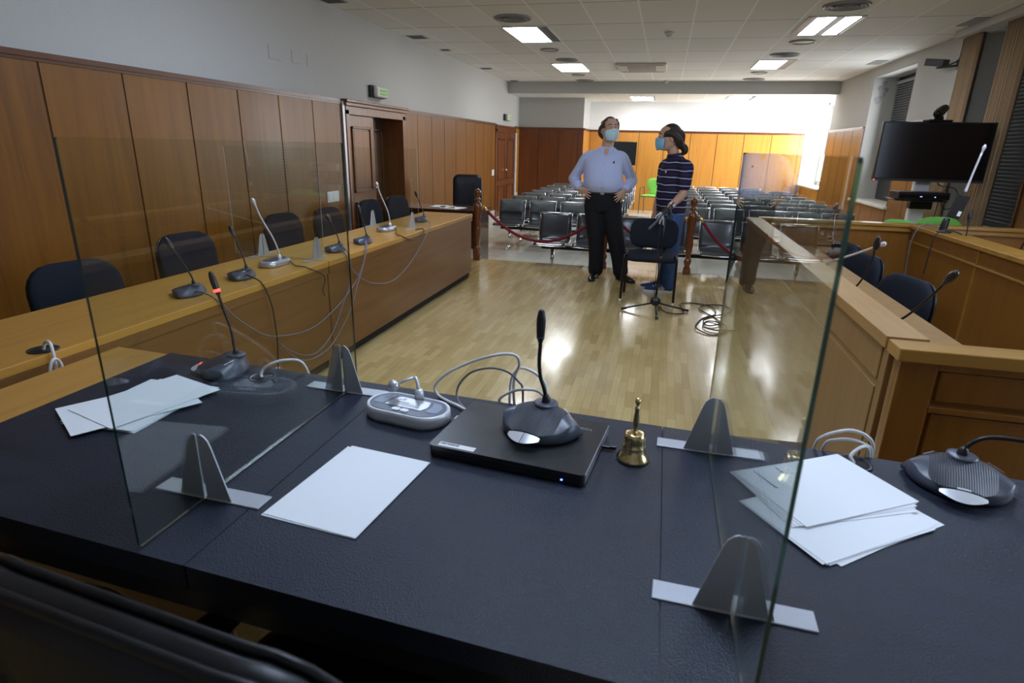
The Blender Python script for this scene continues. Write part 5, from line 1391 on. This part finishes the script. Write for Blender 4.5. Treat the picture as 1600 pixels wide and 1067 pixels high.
# ---- the man in the striped polo: faces the first man, seen from his left
def build_polo():
    L0 = V((.10, 6.62, 0)); yaw = -.92          # facing (-sin, -cos) turned towards -x
    def P(x, y, z): return (x-L0.x, y-L0.y, z)
    HM = T(*P(.015, 6.60, 1.596), .02, .0, -1.42) @ Matrix.Scale(1.06, 4)
    g = G(); head_shape(g, HM)
    limb(g, [P(.095, 6.62, 1.34), P(.075, 6.615, 1.43), P(.045, 6.61, 1.53)], [.064, .058, .057])
    ell(g, smooth_rings([(*P(.10, 6.62, .78), .14, .10, yaw), (*P(.10, 6.62, .92), .155, .11, yaw), (*P(.095, 6.61, 1.08), .155, .115, yaw), (*P(.10, 6.62, 1.26), .17, .11, yaw), (*P(.105, 6.625, 1.35), .16, .09, yaw), (*P(.10, 6.625, 1.40), .09, .07, yaw)]))
    LS, LE, LW = P(.205, 6.47, 1.31), P(.205, 6.43, 1.055), P(.085, 6.275, .935)
    RS, RE, RW = P(.01, 6.78, 1.31), P(-.02, 6.83, 1.06), P(-.06, 6.75, .84)
    for S, E, W in ((LS, LE, LW), (RS, RE, RW)):
        limb(g, [S, V(S).lerp(V(E), .5), E], [.052, .048, .041]); limb(g, [E, V(E).lerp(V(W), .4), W], [.042, .041, .028])
    hand(g, RW, (-.2, -.15, -.95), (.5, .3, 0), 1, .25, .25)
    limb(g, [P(.06, 6.70, .86), P(.075, 6.70, .46), P(.11, 6.70, .09)], [.08, .054, .04]); limb(g, [P(.15, 6.55, .86), P(.145, 6.55, .46), P(.16, 6.55, .09)], [.08, .054, .04])
    limb(g, [P(.10, 6.70, .06), P(.0, 6.68, .04)], [.038, .033]); limb(g, [P(.155, 6.55, .06), P(.05, 6.52, .04)], [.038, .033])
    # the left hand itself, under its glove
    gd, gn, gs = hand(g, LW, (-.55, -.06, -.84), (.45, .80, -.2), 1, .5, .12, .92)
    o = g.build('person', M['skin2']); remesh(o, .0058, 2, .4)
    o.location = L0
    tag(o, 'man with a ponytail in a striped polo shirt and jeans, gloved hand over the chair', 'person')
    face_parts(o, HM)
    mask_obj(o, HM, M['maskblue'])
    # hair with ponytail
    g = G(); rr = []
    for j in range(11):
        a = PI/2*(j/10); z = .005+.128*math.sin(a); q = math.cos(a)
        rr.append([(max(.089*q, .004)*math.cos(b), .014+max(.112*q, .004)*math.sin(b), z) for b in [2*PI*i/32 for i in range(32)]])
    g.loft(rr, HM)
    for s in (-1, 1):
        g.tube([(s*.078, -.040, .045), (s*.086, .02, .03), (s*.080, .07, -.01), (s*.050, .10, -.06)], [.016, .028, .036, .034], 10, 4, HM, round_ends=True)
    g.tube([(0, .09, .02), (0, .10, -.04), (0, .108, -.075)], [.06, .05, .032], 12, 4, HM, round_ends=True)
    g.tube([(0, .110, -.07), (0, .145, -.085), (0, .155, -.12), (0, .135, -.15)], [.022, .034, .034, .018], 12, 4, HM, round_ends=True)
    h = g.build('hair', M['hairdark'], o); remesh(h, .007, 3)
    bm = bmesh.new(); bm.from_mesh(h.data); inv = HM.inverted()
    dele = [v for v in bm.verts if (inv @ v.co).y < -.068 and (inv @ v.co).z < .072]
    bmesh.ops.delete(bm, geom=dele, context='VERTS'); bm.to_mesh(h.data); bm.free()
    G().tube([(-.018, .112, -.072), (0, .118, -.055), (.018, .112, -.072), (0, .104, -.09)], .007, 8, 4, HM, closed=True).build('hair_tie', M['green'], h)
    # polo shirt
    g = G()
    ell(g, smooth_rings([(*P(.105, 6.62, .845), .178, .128, yaw), (*P(.10, 6.615, .95), .182, .142, yaw), (*P(.095, 6.61, 1.07), .182, .145, yaw), (*P(.10, 6.615, 1.22), .186, .135, yaw), (*P(.105, 6.625, 1.31), .186, .118, yaw), (*P(.103, 6.628, 1.37), .150, .098, yaw), (*P(.095, 6.625, 1.41), .095, .08, yaw), (*P(.088, 6.62, 1.435), .072, .07, yaw)]))
    for S, E in ((LS, LE), (RS, RE)):
        limb(g, [V(S).lerp(V((.0, .0, 1.33)), .4), V(S), V(S).lerp(V(E), .35), V(S).lerp(V(E), .66)], [.07, .078, .074, .070])
    sh = g.build('polo_shirt', M['polo'], o); remesh(sh, .009, 5, .5)
    fx, fy = -math.sin(-yaw), -math.cos(-yaw)
    g = G()
    g.tube([P(.088+.07*math.cos(a)+0, 6.62+.068*math.sin(a), 1.432-.012*math.cos(a-PI)) for a in [2*PI*i/12 for i in range(12)]], .013, 8, 3, closed=True)
    g.build('collar', mat('polo_collar', (.02, .018, .045), .85), sh)
    G().prism([(-.010, .012), (.010, .012), (.006, -.004), (.0, -.014), (-.006, -.004)], -.002, .002, T(*P(.012, 6.475, 1.265), PI/2, 0, -.75)).build('chest_emblem', M['white'], sh)
    # jeans, sneakers
    g = G()
    ell(g, smooth_rings([(*P(.105, 6.62, .90), .165, .118, yaw), (*P(.105, 6.62, .82), .172, .128, yaw), (*P(.105, 6.622, .75), .168, .122, yaw), (*P(.105, 6.622, .71), .13, .09, yaw)]))
    limb(g, [P(.07, 6.69, .80), P(.075, 6.70, .60), P(.085, 6.70, .42), P(.10, 6.70, .22), P(.115, 6.70, .085)], [.098, .090, .076, .070, .072], 20)
    limb(g, [P(.145, 6.555, .80), P(.145, 6.55, .60), P(.15, 6.55, .42), P(.16, 6.55, .22), P(.165, 6.55, .085)], [.100, .092, .078, .072, .074], 20)
    remesh(g.build('jeans', M['denim'], o), .010, 4, .5)
    def sneaker(x, y, yw):
        Mx = T(x-L0.x, y-L0.y, 0, 0, 0, yw)
        g = G(); rr = []
        for yy, w, h, zc in ((.085, .025, .030, .045), (.07, .036, .048, .055), (.02, .038, .050, .058), (-.04, .041, .040, .048), (-.10, .047, .030, .038), (-.16, .044, .024, .032), (-.19, .030, .018, .028), (-.202, .010, .010, .024)):
            rr.append([(w*math.cos(a), yy, max(.018, zc+h*math.sin(a))) for a in [2*PI*i/16 for i in range(16)]])
        s_ = g.loft(rr, Mx).build('sneaker', M['sneaker'], o)
        G().prism([(p[0]*.100, p[1]*.305-.060) for p in rrect(1.0, 1.0, .42, 6)], 0, .028, Mx).build('sole', M['sole'], s_, bevel=.004)
        for k in range(3):
            G().tube([(-.026, -.055-.025*k, .082-.009*k), (0, -.058-.025*k, .092-.010*k), (.026, -.055-.025*k, .082-.009*k)], .004, 6, 3, Mx).build('lace', M['white'], s_)
        G().tube([(.038, .0, .03), (.042, -.02, .075)], .004, 6, 0, Mx).tube([(-.038, .0, .03), (-.042, -.02, .075)], .004, 6, 0, Mx).build('side_stripe', M['white'], s_)
    sneaker(.105, 6.54, -1.45); sneaker(.055, 6.70, -1.35)
    # glove: dark with pale finger panels, pale wrist strap
    g = G(); hand(g, LW, gd, gn, 1, .6, .12, 1.12)
    gl = g.build('glove', M['blackplastic'], o); remesh(gl, .0045, 2, .4)
    w = V(LW)
    for q, Lf in ((.035, .074), (.012, .083), (-.011, .076), (-.034, .060)):
        b = w+gd*.098+gs*q; dd = (gd+gs*(q/.035)*.36).normalized()
        p1 = b+dd*Lf*.42; p2 = p1+(dd+gn*.12).normalized()*Lf*.33; p3 = p2+(dd+gn*.26).normalized()*Lf*.30
        off = -gn*.010
        G().tube([b+off, p1+off, p2+off, p3+off*.6], [.0105, .0105, .0100, .0092], 8, 3, round_ends=True).build('finger_panel', M['sole'], gl)
    a = V(LE).lerp(w, .80); b = V(LE).lerp(w, .93)
    G().tube([a, b], [.036, .034], 14, 0).build('wrist_strap', M['silverlt'], gl)
    return o
build_polo()
# ------------------------------------------------------------------ light
def area(name, loc, rot, sx, sy, energy, color):
    l = bpy.data.lights.new(name, 'AREA'); l.shape = 'RECTANGLE'; l.size = sx; l.size_y = sy; l.energy = energy; l.color = color
    o = bpy.data.objects.new(name, l); col.objects.link(o); o.location = loc; o.rotation_euler = rot
    return o
# daylight through the side windows; the near lamp is an added bluish fill
area('daylight_rear_window', (XR+.36, 16.4, 1.7), (0, PI/2, 0), 1.8, 2.0, 190, (.95, .97, 1))
area('daylight_second_window', (XR+.20, 11.7, 1.9), (0, PI/2, 0), 1.4, 1.6, 22, (.9, .95, 1))
area('near_fill_lamp', (XR+.36, 2.2, 1.8), (0, PI/2, 0), 1.9, 2.2, 75, (.66, .79, 1))
w = bpy.data.worlds.new('world'); scene.world = w; w.use_nodes = True
w.node_tree.nodes['Background'].inputs[0].default_value = (.75, .85, 1, 1)
w.node_tree.nodes['Background'].inputs[1].default_value = .4

# ------------------------------------------------------------------ camera
cam = bpy.data.cameras.new('camera'); cam.sensor_width = 36; cam.lens = 924.39/1600*36; cam.clip_start = .02; cam.clip_end = 100
cam.dof.use_dof = True; cam.dof.focus_distance = 3.2; cam.dof.aperture_fstop = 5.6
co = bpy.data.objects.new('camera', cam); col.objects.link(co)
co.location = (0, 0, 1.48); co.rotation_euler = (1.25179921, -0.02283899, 0.24407641)
scene.camera = co
scene.view_settings.view_transform = 'Standard'
scene.view_settings.look = 'None'
scene.view_settings.exposure = .22
